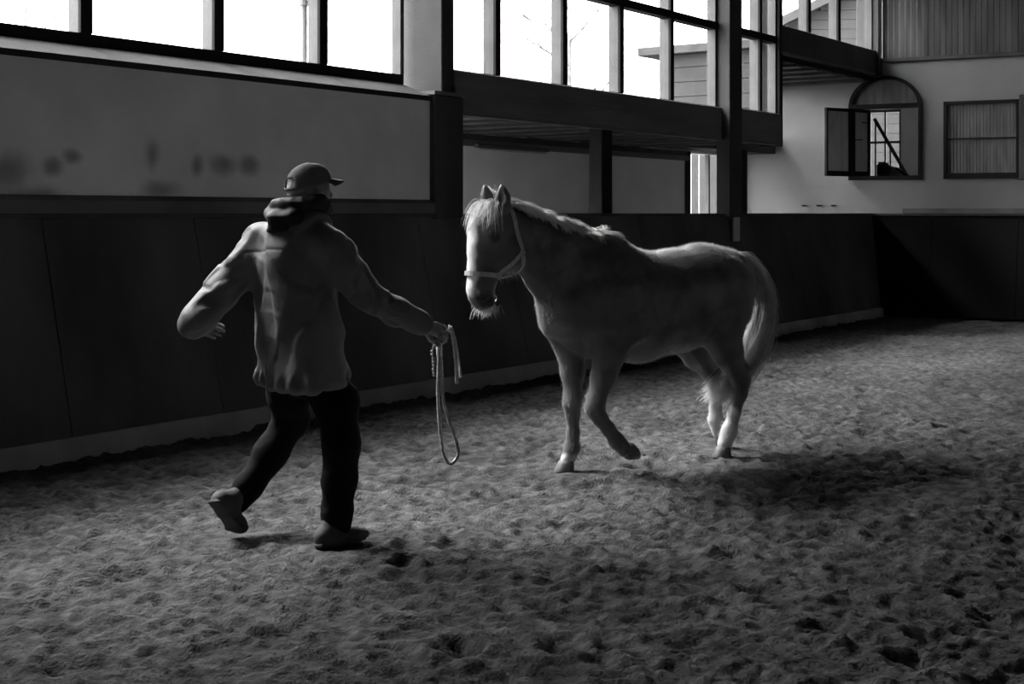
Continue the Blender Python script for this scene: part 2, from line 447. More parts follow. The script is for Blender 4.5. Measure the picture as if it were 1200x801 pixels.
Q = Q[keep]; used = np.unique(Q); rm = np.zeros(len(PV), int); rm[used] = np.arange(len(used)); PV = PV[used]; Q = rm[Q]
sand_tone = np.clip(.92 + .5 * vnoise2(PV[:, 0] * .9, PV[:, 1] * .9, 31) + .3 * vnoise2(PV[:, 0] * 5, PV[:, 1] * 5, 32) + .5 * vnoise2(PV[:, 0] * 16, PV[:, 1] * 16, 33) + 6.0 * PV[:, 2], .35, 1.3)  # moisture patches and speckle; lower sand is darker
struct(np_mesh('floor', PV, Q, M['sand'], attr=('sand_tone', sand_tone)))['label'] = 'trodden loose sand of the riding arena'

# --- left wall
SE = 25.48
w = MB()
w.box(HALL_S0, 14.45, 0, .34, 1.3, 2.50)                  # plaster under the windows of the near bays
w.prism([(0, 2.50), (.34, 2.50), (.42, 2.60), (.42, 2.66), (.0, 2.51)], 'x', HALL_S0, 14.5)
wall_left = struct(on_wall(w, 'wall_left', M['plaster'])); wall_left['label'] = 'plastered wall under the windows, stained with damp'
MB().box(HALL_S0, SE, .0, .5, 5.20, 5.8).build('eaves_beam', M['dark'], wall_left)
MB().box(HALL_S0, 7.75, .0, .4, 2.5, 5.2).build('wall_panel', M['plaster'], wall_left)
# sloping sill
on_wall(MB().prism([(-.03, 2.475), (-.03, 2.515), (.40, 2.665), (.40, 2.60), (.0, 2.475)], 'x', HALL_S0, 14.47), 'trim_1', M['sill'])['label'] = 'pale sloping window sill'
struct(bpy.data.objects['trim_1'])
# ledge board over the kickboard
struct(on_wall(MB().prism([(-.06, 1.50), (-.06, 1.585), (0.01, 1.625), (.02, 1.50)], 'x', HALL_S0, 14.45), 'trim_2', M['ledge']))
# kickboard, leaning back, built of long panels
kick = struct(on_wall(MB().prism([(-.33, .0), (.05, 0.0), (.08, 1.45), (.0, 1.45)], 'x', HALL_S0, SE), 'baseboard_left', M['kick'])); kick['label'] = 'dark timber kickboard leaning outwards along the arena'
for i, s0 in enumerate(np.arange(HALL_S0, SE, 1.25)):
    s1 = min(s0 + 1.25, SE - .02)
    MB().prism([(-.355 , .02), (-.335, .02), (-.0, 1.47), (-.022, 1.47)], 'x', s0 + .004, s1 - .004).build('panel', M['kick'], kick)
MB().box(HALL_S0, SE, -.05, .12, 1.468, 1.502, .006).build('cap_rail', M['dark'], kick)
struct(on_wall(MB().prism([(-.40, -.05), (-.34, -.05), (-.33, .125), (-.365, .125)], 'x', HALL_S0, SE - .35), 'trim_3', M['base']))['label'] = 'weathered board along the foot of the kickboard'

# --- piers
p1 = struct(on_wall(MB().box(14.62, 14.80, .0, .5, 2.5, 5.2, .008), 'column', M['pier'])); p1['label'] = 'grey pier between the window bays'
MB().box(14.45, 14.86, -.06, .3, 1.45, 2.53, .01).build('pier_base', M['dark'], p1)
MB().prism([(14.42, -.08), (14.9, -.08), (14.9, .3), (14.42, .3)], 'z', 2.53, 2.56).build('pier_cap', M['ledge'], p1)
p2 = struct(on_wall(MB().box(20.08, 20.42, -.12, .06, 1.45, 5.25, .008), 'column', M['pier'])); p2['label'] = 'tall pier rising from the kickboard past the beam'
p3 = struct(on_wall(MB().box(25.32, 25.5, -.05, .3, 3.58, 5.3, .008), 'column', M['dark'])); p3['label'] = 'dark corner post over the end of the beam'
p4 = struct(on_wall(MB().box(21.80, 21.90, .0, .3, 2.38, 5.25, .006), 'column', M['frame'])); p4['label'] = 'thin dark post beside the raised beam'
# gallery posts under the beam
for s0, s1, o in ((17.42, 17.64, .06), (22.75, 22.95, 1.0)):
    struct(on_wall(MB().box(s0, s1, o, o + .16, .0, 2.40, .01), 'column', M['frame']))
# --- beams
for s0, s1, z0, z1, m in ((14.80, 20.1, 2.38, 2.775, 'beam'), (20.40, 21.84, 2.39, 2.80, 'beam'), (21.84, 25.4, 3.60, 3.97, 'dark')):
    bo = struct(on_wall(MB().box(s0, s1, -.01, .10, z0, z1, .008), 'beam', M[m]))
    MB().box(s0, s1, -.018, -.01, z0 + .0, z0 + .025).build('edge_strip', M['ledge'], bo)
# --- soffits: joists with boards over them
def soffit(n, s0, s1, o0, o1, z, step):
    d = struct(on_wall(MB().box(s0, s1, o0, o1, z + .03, z + .16), 'ceiling', M['deck'])); d['label'] = 'boarded %s over the passage' % n  # boards darker than the joists: shade of the gaps put into their colour
    for s in np.arange(s0 + .1, s1 - .26, step):
        MB().box(s, s + .24, o0, o1, z, z + .03, .004).build('joist', M['soffit'], d)
soffit('low ceiling', 14.6, 21.84, .10, 2.6, 2.42, .62)
soffit('raised ceiling', 21.86, 26.4, .10, 1.6, 3.50, .62)
dk = struct(on_wall(MB().box(21.86, 26.6, 1.6, 2.6, 2.44, 2.52), 'ceiling', M['deck'])); dk['label'] = 'flat roof over the end of the passage'
MB().box(21.70, 26.6, .27, 2.08, 3.68, 3.80, .01).build('overhanging_roof', M['outroof'], dk)
rz = struct(on_wall(MB().box(21.86, 21.92, .27, 1.66, 2.45, 3.70).box(21.9, 26.0, 1.6, 1.66, 2.45, 2.72).box(21.9, 26.0, 1.6, 1.66, 3.44, 3.70).box(21.9, 22.3, 1.6, 1.66, 2.72, 3.44), 'wall_riser', M['outwall'])); rz['label'] = 'boarded outer wall of the raised passage roof'
for z in np.arange(2.5, 3.66, .2):
    MB().box(21.84, 21.86, .27, 1.66, z + .006, z + .194).build('siding_board', M['outwall'], rz)
wc = struct(on_wall(MB().box(22.3, 26.0, 1.625, 1.631, 2.72, 3.44), 'window_10', M['glass'])); wc['label'] = 'clerestory panes of the raised passage roof'
for t in (22.3, 23.2, 24.1, 25.0): MB().box(t, t + .05, 1.6, 1.66, 2.72, 3.44).build('mullion', M['framel'], wc)
# aisle back wall
aw = MB(); A0, A1 = 2.12, 2.3
aw.box(12.5, 23.28, A0, A1, -.1, 2.44); aw.box(23.28, 25.0, A0, A1, -.1, .9); aw.box(23.28, 25.0, A0, A1, 2.40, 2.44); aw.box(25.0, 26.8, A0, A1, -.1, 2.44)
wall_aisle = struct(on_wall(aw, 'wall_passage', M['panel'])); wall_aisle['label'] = 'white panelled back wall of the passage'
MB().box(12.5, 23.2, A0 - .07, A0, 2.28, 2.35, .006).build('rail', M['beam'], wall_aisle)
MB().box(12.5, 23.2, A0 - .04, A0, 2.35, 2.42, .004).build('rail', M['soffit'], wall_aisle)
MB().box(23.18, 23.28, A0 - .05, A0 + .1, .0, 2.42, .004).build('door_jamb', M['frame'], wall_aisle)
struct(on_wall(MB().box(12.2, 26.8, -.3, 2.4, -.12, -.06), 'floor_passage', M['ground']))
wg = struct(on_wall(MB().box(23.28, 25.0, 2.2, 2.208, .9, 2.40), 'window_6', M['glass']))
MB().box(24.05, 24.10, 2.17, 2.23, .9, 2.40).build('mullion', M['framel'], wg)
MB().box(23.28, 25.0, 2.16, 2.24, .88, .93).build('bottom_rail', M['framel'], wg)

# --- windows in the left wall
def glazing(n, s0, s1, z0, z1, o, mulls, mw, md, label, transom=None, bottom=.09, bm='frame', mm='framel'):
    root = struct(on_wall(MB().box(s0, s1, o, o + md, z0, z0 + bottom, .004), 'window_%d' % n, M[bm])); root['label'] = label
    MB().box(s0, s1, o, o + md, z1 - .06, z1, .004).build('top_rail', M[bm], root)
    edges = [s0] + list(mulls) + [s1]
    for s in mulls: 
        MB().box(s - mw / 2, s + mw / 2, o - .012, o + .02, z0 + bottom, z1 - .06, .003).build('mullion', M[bm], root)
        MB().box(s - mw / 2 + .008, s + mw / 2 - .008, o + .02, o + md + .03, z0 + bottom, z1 - .06).build('mullion_side', M[mm], root)  # paler than the backlit front: daylight on the reveal put into the colour
    for s, sg in ((s0, 1), (s1, -1)):
        MB().box(min(s, s + sg * .05), max(s, s + sg * .05), o, o + md, z0 + bottom, z1 - .06).build('stile', M[mm], root)
    rows = [(z0 + bottom, z1 - .06)]
    if transom:
        MB().box(s0, s1, o - .015, o + md, transom - .045, transom + .045, .003).build('transom', M[bm], root)
        rows = [(z0 + bottom, transom - .045), (transom + .045, z1 - .06)]
    for a, b in zip(edges[:-1], edges[1:]):
        for c, d in rows:
            MB().box(a + mw / 2 - .012, b - mw / 2 + .012, o + md * .6, o + md * .6 + .006, c, d).build('pane', M['glass'], root)
def s_rec(x, k):    # wall coordinate of a photo column on a plane set back by k
    r = (x - 600) / F; kk = 9.0 + k * 1.2207
    Y = kk / (.7 - r); Xw = r * Y; return (Xw + 9) * WD[0] + Y * WD[1]
o1 = .33
mm = [s_rec(x, o1) for x in (100.5, 256, 378.5)]
step = mm[1] - mm[0]
glazing(1, 9.2, 14.5, 2.64, 5.22, o1, [mm[0]] + mm[1:], .10, .10, 'row of tall panes above the stained plaster wall', bottom=.085)
glazing(2, 7.75, 9.05, 2.64, 5.22, o1, [8.4], .10, .10, 'row of tall panes nearest the camera', bottom=.085)
MB().box(9.05, 9.2, 0, .5, 2.5, 5.2).build('pier', M['pier'], wall_left)
o2 = .05
glazing(3, 14.80, 20.08, 2.76, 5.22, o2, [s_rec(x, o2) for x in (583, 661.5, 728, 787)], .085, .11, 'tall panes over the brown beam', transom=3.76, bottom=.03)
glazing(4, 20.42, 21.82, 2.785, 5.22, o2, [s_rec(891, o2)], .07, .11, 'two panes between the tall pier and the raised beam', transom=3.77, bottom=.03)
glazing(5, 21.88, 25.34, 3.955, 5.22, o2, [s_rec(x, o2) for x in (948, 983)], .10, .11, 'panes over the raised dark beam', bottom=.03)

# --- end wall
e = MB(); T0, T1 = -2.3, 17.0; TH = .30
a0, a1, zs, zt, zp = -.466, .6235, 2.03, 3.60, 3.14          # arched opening
b0, b1, zb0, zb1 = .947, 2.02, 2.05, 3.17                      # square opening
def slab(t0, t1, z0, z1): e.box(t0, t1, 0, TH, z0, z1)
slab(T0, -1.62, 0, 2.6); slab(-1.62, a0, 0, 3.86); slab(a0, b0, 0, zs); slab(a1, b0, zs, 3.86); slab(b0, b1, 0, zb0); slab(b0, b1, zb1, 3.86); slab(b1, T1, 0, 3.86)
NA = 20; ac, ar = (a0 + a1) / 2, (a1 - a0) / 2
arc = [(ac - ar * math.cos(math.pi * i / NA), zp + (zt - zp) * math.sin(math.pi * i / NA)) for i in range(NA + 1)]
for p, q in zip(arc[:-1], arc[1:]):
    e.prism([p, q, (q[0], 3.86), (p[0], 3.86)], 'y', 0, TH)
wall_back = struct(on_end(e, 'wall_back', M['white'])); wall_back['label'] = 'whitewashed end wall with an arched opening'
wu = struct(on_end(MB().box(T0 + 3.0, T1, .0, .2, 3.86, 9.5), 'wall_gable', M['clad'])); wu['label'] = 'dark boarded gable above the white wall'
pl = MB()
for t in np.arange(.05, T1, .085):
    pl.box(t, t + .079, -.03, 0, 3.84, 9.4)
stuff = pl.build('plank', M['clad'], wu); stuff['kind'] = 'stuff'
MB().box(.0, T1, -.06, 0, 3.80, 3.86, .005).build('cover_strip', M['dark'], wu)
# kickboard of the end wall
kb = struct(on_end(MB().prism([(-.9, 0), (-.05, 0), (-.0, 1.46), (-.35, 1.46)], 'x', -.35, T1), 'baseboard_back', M['kickd'])); kb['label'] = 'dark kickboard under the white end wall'
for t in np.arange(-.35, T1 - .3, 1.2): MB().prism([(-.922, .02), (-.902, .02), (-.352, 1.47), (-.372, 1.47)], 'x', t + .004, t + 1.196).build('panel', M['kickd'], kb)
MB().box(-.35, T1, -.40, 0, 1.465, 1.50, .006).build('cap_rail', M['dark'], kb)
struct(on_end(MB().box(.35, T1, -.05, 0, 1.50, 1.575, .006), 'trim_4', M['ledge']))
# arched window: frame, fanlight, leaves
fr = MB()
def arch_strip(mb, w_, y0, y1):
    ins = [(ac - (ar - w_) * math.cos(math.pi * i / NA), zp + (zt - zp - w_) * math.sin(math.pi * i / NA)) for i in range(NA + 1)]
    for i in range(NA): mb.prism([arc[i], arc[i + 1], ins[i + 1], ins[i]], 'y', y0, y1)
arch_strip(fr, .055, -.04, .10)
fr.box(a0, a0 + .045, -.04, .10, zs, zp); fr.box(a1 - .045, a1, -.04, .10, zs, zp)
fr.box(a0, a1, -.05, .12, zs - .02, zs + .045); fr.box(a0, a1, -.045, .10, zp - .035, zp + .03)
w7 = struct(on_end(fr, 'window_7', M['frame'])); w7['label'] = 'arched window in the end wall with one leaf swung open'
fan = MB(); ins = [(ac - (ar - .05) * math.cos(math.pi * i / NA), zp + (zt - zp - .05) * math.sin(math.pi * i / NA)) for i in range(NA + 1)]
fan.prism(ins, 'y', .03, .05); fan.build('fanlight_panel', M['slat'], w7)
def leaf(name, ang, hx, wd, parent, planks):
    r_ = bpy.data.objects.new(name, None); COL.objects.link(r_); r_.parent = parent; r_.location = (hx, -.03, 0); r_.rotation_euler = (0, 0, ang)
    f_ = MB(); 
    f_.box(0, .045, -.02, .02, zs + .04, zp - .03); f_.box(wd - .035, wd, -.02, .02, zs + .04, zp - .03); f_.box(0, wd, -.02, .02, zs + .04, zs + .12); f_.box(0, wd, -.02, .02, zp - .08, zp - .03)
    f_.build('leaf_frame', M['frame'], r_)
    for k in range(planks):
        x0 = .045 + (wd - .08) * k / planks; x1 = .045 + (wd - .08) * (k + 1) / planks
        MB().box(x0 + .003, x1 - .003, -.01, .01, zs + .12, zp - .08).build('leaf_plank', M['slatl'], r_)
    MB().box(.04, wd * .6, -.018, -.008, zs + .60, zs + .615).build('leaf_bar', M['frame'], r_)
    MB().box(wd * .55, wd - .03, -.018, -.008, zs + .87, zs + .885).build('leaf_bar', M['frame'], r_)
M['slatl'] = mat('grey_leaf_board', .5, .7, 5, .2, .1, 50, (2, 2, .3))
leaf('window_leaf', math.pi + R(62), a0 + .02, .55, w7, 3)
leaf('window_leaf', R(66), a0 + .06, .40, w7, 2)
# square shuttered window
fr = MB(); fr.box(b0, b1, -.05, .05, zb0 - .03, zb0 + .05); fr.box(b0, b1, -.05, .05, zb1 - .05, zb1 + .0); fr.box(b0, b0 + .05, -.05, .05, zb0, zb1); fr.box(b1 - .05, b1, -.05, .05, zb0, zb1)
w8 = struct(on_end(fr, 'window_8', M['frame'])); w8['label'] = 'square window closed by slatted shutters'
sl = MB()
for t in np.arange(b0 + .05, b1 - .06, .047): sl.box(t + .003, t + .044, -.012, .012, zb0 + .05, zb1 - .05)
MB().box(b0 + .02, b1 - .02, .025, .045, zb0 - .0, zb1 - .0).build('added_light_stop', M['slat'], w8)  # added behind the slats to stop daylight through the gaps
sl.build('slat', M['slat'], w8)['kind'] = 'stuff'
MB().box(b0 + .05, b1 - .05, -.03, .0, (zb0 + zb1) / 2 - .012, (zb0 + zb1) / 2 + .012).build('middle_bar', M['frame'], w8)
MB().box(b1 - .0, b1 + .24, -.10, -.05, zb0 - .06, zb1 + .06, .006).build('open_leaf', M['dark'], w8)
# hooks on the white wall
for i, t in enumerate((-1.16, -.93, -.70)):
    hk = MB().box(-.035, .035, -.05, 0, 0, .02, .004); hk.tube([(-.03, -.04, .005), (.0, -.06, -.005), (.03, -.045, .01)], .006, 6)
    p = end_pt(t, 0)
    tag(hk.build('wall_hook', M['frame'], loc=(p[0], p[1], 1.615), rot=EA), 'small dark hook low on the white end wall, %s of the three' % ('leftmost', 'middle', 'rightmost')[i], 'hook', 'hooks on the white end wall')

# room behind the arched window
rm_ = MB(); t0, t1, d0, d1 = -1.6, 1.3, TH, 3.6
def side(name, *boxes):
    m = MB()
    for q in boxes: m.box(*q)
    o = struct(on_end(m, name, M['room'])); o['label'] = 'plain inside of the side room seen through the arched window'
side('floor_side_room', (t0, t1, d0, d1, 1.27, 1.35)); side('ceiling_side_room', (t0, t1, d0, d1 + .1, 3.45, 3.6))
side('wall_side_room_left', (t0 - .1, t0, d0, d1, 1, 3.9)); side('wall_side_room_right', (t1, t1 + .1, d0, d1, 1, 3.9))
side('wall_side_room_back', *[(q[0], q[1], d1, d1 + .1, q[2], q[3]) for q in ((t0, -.92, 1, 3.6), (-.36, t1, 1, 3.6), (-.92, -.36, 1, 2.0), (-.92, -.36, 3.35, 3.6))])
wr_ = struct(on_end(MB().box(-.92, -.36, d1 + .03, d1 + .036, 2.0, 3.35), 'window_9', M['glass']))
for t in (-.92, -.65, -.39): MB().box(t, t + .03, d1, d1 + .06, 2.0, 3.35).build('stile', M['framel'], wr_)
for z in (2.0, 2.75, 3.31): MB().box(-.92, -.36, d1, d1 + .06, z, z + .04).build('rail', M['framel'], wr_)
def room_obj(name, label, cat, t, o, z): 
    p = end_pt(t, o); return empty(name, (p[0], p[1], z), EA, label, cat)
a_ = room_obj('armchair', 'black armchair in the room behind the arched window', 'armchair', .05, 1.45, 1.35)
MB().box(-.32, .32, -.3, .3, .12, .45, .05).build('seat', M['chair'], a_); MB().box(-.34, -.22, -.32, .3, .1, .98, .05).build('backrest', M['chair'], a_)
MB().prism([(-.30, .1), (.34, .1), (.34, .55), (-.1, .9), (-.30, .95)], 'y', -.34, -.24).build('armrest', M['chair'], a_); MB().prism([(-.30, .1), (.34, .1), (.34, .55), (-.1, .9), (-.30, .95)], 'y', .24, .34).build('armrest', M['chair'], a_)
for x in (-.28, .26):
    for y in (-.28, .24): MB().box(x, x + .04, y, y + .04, 0, .12).build('leg', M['chair'], a_)
h_ = room_obj('stair_handrail', 'pale sloping handrail in front of the bright window of the side room', 'handrail', -.2, 2.6, 1.35)
MB().tube([(-.42, 0, 1.78), (.10, 0, .85), (.5, 0, .2)], .03, 8).build('rail', M['framel'], h_, smooth=True)
for x, z in ((-.40, 1.74), (-.15, 1.3), (.10, .85)): MB().tube([(x, 0, 0), (x, 0, z)], .014, 6).build('baluster', M['framel'], h_)

# --- the hall beyond the frame
q0 = np.array([HALL_S0, 0]); 
wr2 = MB().box(HALL_S0, 29, -HALL_N - .2, -HALL_N, 0, 9.5); wr2 = struct(on_wall(wr2, 'wall_right', M['pale'])); MB().box(HALL_S0, 29, -HALL_N, -HALL_N + .06, 0, 1.5).build('kickboard', M['kick'], wr2)
struct(on_wall(MB().box(HALL_S0 - .2, HALL_S0, -HALL_N, .5, 0, 9.5), 'wall_front', M['clad']))
struct(on_wall(MB().prism([(.7, 5.45), (-7.2, 8.9), (-HALL_N - .3, 5.45), (-HALL_N - .3, 5.7), (-7.2, 9.15), (.7, 5.7)], 'x', HALL_S0 - .3, 30), 'ceiling', M['roof']))['label'] = 'pitched boarded roof of the hall'

# --- outside
struct(MB().box(-60, 60, -20, 90, -.4, -.3).build('ground_outside', M['ground']))
hs = empty('house', (4.5, 30.5, -.3), R(-6), 'pale gabled house with horizontal siding beyond the windows', 'house')
Wd, Dp, Ev, Rg = 9.0, 7.0, 5.2, 7.3
MB().prism([(0, 0), (Wd, 0), (Wd, Ev), (Wd / 2, Rg), (0, Ev)], 'y', .03, Dp).build('wall', M['outwall'], hs)
for k, z in enumerate(np.arange(0, Rg - .3, .21)):
    xa = 0 if z < Ev else (z - Ev) / (Rg - Ev) * Wd / 2
    MB().prism([(xa, z), (Wd - xa, z), (Wd - xa - .02, z + .2), (xa + .02, z + .2)], 'y', .0, .03).build('siding_board', M['outwall'], hs)
for sg in (0, 1):
    pts = [(-.8, Ev - .38), (Wd / 2, Rg + .08), (Wd / 2, Rg + .26), (-.8, Ev - .16)]
    if sg: pts = [(Wd - x, z) for x, z in pts][::-1]
    MB().prism(pts, 'y', -.5, Dp + .5).build('roof', M['outroof'], hs)
fe_ = empty('added_fence', (2.9, 25.6, -.3), R(-4), 'pale upright board fence added to grey the bright passage door', 'fence')  # added outside so the doorway reads grey instead of white sky
for k in range(17): MB().box(k * .152, k * .152 + .146, -.012, .012, 0, 3.35 - .01 * (k % 2), .003).build('board', M['outwall'], fe_)
for z in (.5, 2.9): MB().box(0, 2.58, .012, .06, z, z + .09).build('rail', M['outroof'], fe_)
random.seed(4)
def tree(x, y, h, label, seed):
    rnd = random.Random(seed); t = empty('bare_tree', (x, y, -.3), 0, label, 'tree', 'bare trees beyond the windows')
    tr = MB(); br = MB()
    tr.tube([(0, 0, 0), (.05, 0, h * .3), (.0, .05, h * .6), (.08, 0, h)], [.13, .1, .07, .015], 7)
    def grow(p, d, L, r, lvl):
        pts = [p]; q = p
        for i in range(4):
            d = d + np.array([rnd.uniform(-.25, .25), rnd.uniform(-.25, .25), rnd.uniform(-.05, .2)]); d /= np.linalg.norm(d); q = q + d * L / 4; pts.append(q)
        br.tube(pts, list(np.linspace(r, r * .3, 5)), 4)
        if lvl:
            for k in range(5):
                j = rnd.randint(1, 4); dd = d + np.array([rnd.uniform(-1, 1), rnd.uniform(-1, 1), rnd.uniform(-.4, .6)]); grow(pts[j], dd / np.linalg.norm(dd), L * .55, r * .45, lvl - 1)
    for k in range(12):
        z = h * rnd.uniform(.3, .95); a = rnd.uniform(0, 6.28); grow(np.array([.03, .02, z]), np.array([math.cos(a), math.sin(a), .5]), h * .32 * (1.25 - z / h), .03, 2)
    tr.build('trunk', M['bark'], t, smooth=True); br.build('branches', M['bark'], t)
tree(1.2, 29, 7.5, 'bare winter tree beyond the panes above the brown beam', 2)
tree(-8.6, 24, 6.2, 'bare winter tree beyond the windows at the far left', 9)
pp = wall_pt(s_rec(356, .9), .9); dp = empty('drainpipe', (pp[0], pp[1], -.3), WA, 'grey drainpipe with a bracket outside the left window', 'drainpipe')
MB().tube([(0, 0, 0), (0, 0, 5.2)], .032, 12).build('pipe', M['zinc'], dp, smooth=True); MB().tube([(0, 0, 3.6), (0, 0, 3.65)], .045, 12).build('bracket', M['zinc'], dp)
# letter plate and batten lamp
pp = wall_pt(s_rec(862, -.10), -.105); 
lp = MB().box(-.085, .085, -.012, .012, 0, .30, .004).box(-.03, .03, .01, .07, .27, .295).build('marker_plate', M['plate'], loc=(pp[0], pp[1], 1.165), rot=WA)
tag(lp, 'small pale blank plate fixed at the top of the kickboard', 'plate')
la = wall_pt(16.9, A0 - .05)
bl = empty('batten_lamp', (wall_pt(18.6, A0 - .1)[0], wall_pt(18.6, A0 - .1)[1], 2.26), WA, 'long pale strip lamp, unlit, under the rail of the passage wall', 'lamp')
MB().box(-.75, .75, -.03, .03, .0, .045, .008).build('housing', M['framel'], bl); MB().tube([(-.7, 0, -.012), (.7, 0, -.012)], .014, 8).build('tube', M['plate'], bl)

# ================================================================== HORSE (local: x forward, y left, z up)
HO = (.768, 8.182, 0); horse = empty('horse', HO, R(218), 'pale maned pony in a halter walking across the sand', 'horse')
hb = Sdf(); S = (0, 1, 0)
hb.tube([(.60, 0, .97, .155, .19), (.47, 0, 1.00, .215, .30), (.30, 0, 1.005, .245, .355), (.02, 0, .94, .28, .325), (-.28, 0, .965, .285, .31), (-.54, 0, 1.01, .265, .30), (-.73, 0, 1.05, .20, .235), (-.83, 0, 1.08, .10, .14)], S, .05)
hb.tube([(.47, 0, 1.12, .15, .27), (.70, 0, 1.255, .105, .215), (.90, 0, 1.365, .08, .165), (1.05, 0, 1.43, .07, .125)], S, .08)
# head
hb.tube([(1.07, 0, 1.475, .075, .085), (1.135, 0, 1.40, .098, .115), (1.14, 0, 1.29, .082, .118), (1.175, 0, 1.18, .064, .088), (1.20, 0, 1.09, .056, .066), (1.195, 0, 1.05, .055, .062)], S, .05)
hb.ell((1.03, 0, 1.27), .064, .095, (0.02, 0, -.03), S, .06)
hb.ell((1.165, 0, 1.015), .042, .042, (.02, 0, 0), S, .03)                 # lower lip and chin
for s in (-1, 1):
    hb.ell((1.175, s * .085, 1.385), .022, .03, (.0, 0, .022), S, .04)     # brow
    hb.ell((1.05, s * .062, 1.27), .030, .085, (0, 0, .03), S, .05)         # cheek
    hb.ell((1.215, s * .045, 1.055), .018, .03, (.0, 0, .012), S, .02)     # nostril rim
    hb.ell((1.246, s * .050, 1.060), .013, .016, (0, 0, .012), S, .01, -1)
    hb.tube([(1.095, s * .058, 1.50, .028, .030), (1.093, s * .070, 1.545, .040, .038), (1.095, s * .078, 1.59, .040, .036), (1.102, s * .078, 1.63, .022, .020), (1.108, s * .074, 1.666, .004, .004)], (0, 1, 0), .02)
    hb.tube([(1.130, s * .085, 1.53, .016, .018), (1.132, s * .100, 1.575, .028, .026), (1.128, s * .096, 1.62, .014, .014), (1.122, s * .086, 1.650, .004, .004)], (0, 1, 0), .006, -1)
# mouth line
for s in (-1, 1): hb.tube([(1.235, s * .04, 1.022, .006, .006), (1.165, s * .052, 1.035, .006, .006)], S, .006, -1)
# fore legs
hb.tube([(.50, -.15, 1.05, .08, .16), (.48, -.15, .88, .10, .15), (.42, -.14, .71, .082, .10), (.42, -.13, .57, .062, .073), (.425, -.122, .44, .046, .05), (.435, -.12, .385, .046, .052), (.428, -.12, .32, .034, .040), (.425, -.12, .21, .029, .036), (.432, -.12, .125, .038, .045), (.455, -.12, .08, .035, .035), (.47, -.12, .058, .042, .042)], S, .03)
hb.tube([(.46, .15, 1.05, .08, .16), (.44, .16, .88, .10, .15), (.38, .15, .71, .085, .105), (.42, .14, .56, .064, .076), (.468, .132, .44, .048, .053), (.482, .13, .395, .047, .055), (.44, .13, .335, .036, .043), (.375, .13, .265, .031, .038), (.312, .13, .19, .04, .046), (.268, .13, .155, .036, .038), (.250, .13, .130, .041, .042)], S, .03)
# hind legs
hb.tube([(-.60, .12, 1.08, .15, .24), (-.56, .155, .93, .125, .21), (-.52, .165, .79, .105, .165), (-.60, .155, .64, .075, .105), (-.69, .145, .52, .050, .070), (-.735, .14, .455, .045, .062), (-.72, .138, .38, .036, .048), (-.675, .134, .26, .031, .039), (-.635, .13, .155, .041, .048), (-.605, .13, .10, .037, .038), (-.590, .13, .07, .044, .044)], S, .035)
hb.tube([(-.62, -.12, 1.08, .15, .24), (-.60, -.155, .93, .125, .21), (-.54, -.165, .76, .105, .16), (-.64, -.155, .61, .075, .10), (-.76, -.142, .49, .050, .068), (-.80, -.135, .43, .045, .060), (-.795, -.13, .36, .036, .046), (-.785, -.13, .26, .031, .038), (-.785, -.13, .18, .041, .046), (-.805, -.13, .12, .036, .037), (-.815, -.13, .09, .042, .042)], S, .035)
hb.ell((.30, .235, .93), .04, .10, (.05, 0, .12), S, .1); hb.ell((.30, -.235, .93), .04, .10, (.05, 0, .12), S, .1)
hb.ell((.60, .08, .93), .08, .08, (0, 0, .05), S, .06); hb.ell((.60, -.08, .93), .08, .08, (0, 0, .05), S, .06)
hb.tube([(.40, 0, 1.30, .06, .07), (.22, 0, 1.28, .07, .06)], S, .1)
hb.tube([(-.80, 0, 1.20, .045, .05), (-.88, 0, 1.22, .03, .03)], S, .05)                       # dock
P, Q = hb.mesh(.0095, 2)
nv = vnormals(P, Q)
fl = .004 * vnoise3(P[:, 0] * 9, P[:, 1] * 9, P[:, 2] * 9, 3) + .0025 * vnoise3(P[:, 0] * 30, P[:, 1] * 30, P[:, 2] * 18, 4)
P = P + nv * fl[:, None]
def sst(a, b, x): t = np.clip((x - a) / (b - a), 0, 1); return t * t * (3 - 2 * t)
def coat_of(P):
    x, y, z = P.T; c = np.full(len(P), .105)
    n = vnoise3(x * 25, y * 25, z * 25, 7) * .02
    blaze = (1 - sst(.030, .050, np.abs(y + n))) * sst(1.195, 1.215, x) * sst(1.04, 1.07, z) * (1 - sst(1.47, 1.5, z))
    sock = (1 - sst(.24, .34, z + n * 4)) * (x < -.4); fsock = (1 - sst(.07, .12, z)) * (x > .2) * (y < 0)
    c = c * (1 - blaze) + .85 * blaze; c = np.maximum(c, .55 * sock); c = np.maximum(c, .5 * fsock)
    muz = (x > .9) * (1 - sst(1.03, 1.10, z)) * sst(.026, .040, np.abs(y)); c = c * (1 - .82 * muz); eyed = 1 - sst(.018, .045, np.sqrt((x - 1.172) ** 2 + (np.abs(y) - .095) ** 2 + (z - 1.373) ** 2)); c = c * (1 - .75 * eyed)  # muzzle sides darkened for dark skin and shadow together
    earin = (z > 1.53) * (x > 1.115); c = np.where(earin, c * .6, c)
    return c
coat = coat_of(P)
np_mesh('body', P, Q, M['coat'], horse, attr=('coat', coat))
for s in (-1, 1): MB().ball((1.172, s * .098, 1.373), (.023, .014, .020), 10).build('eye', M['eye'], horse, True, label='dark eye')
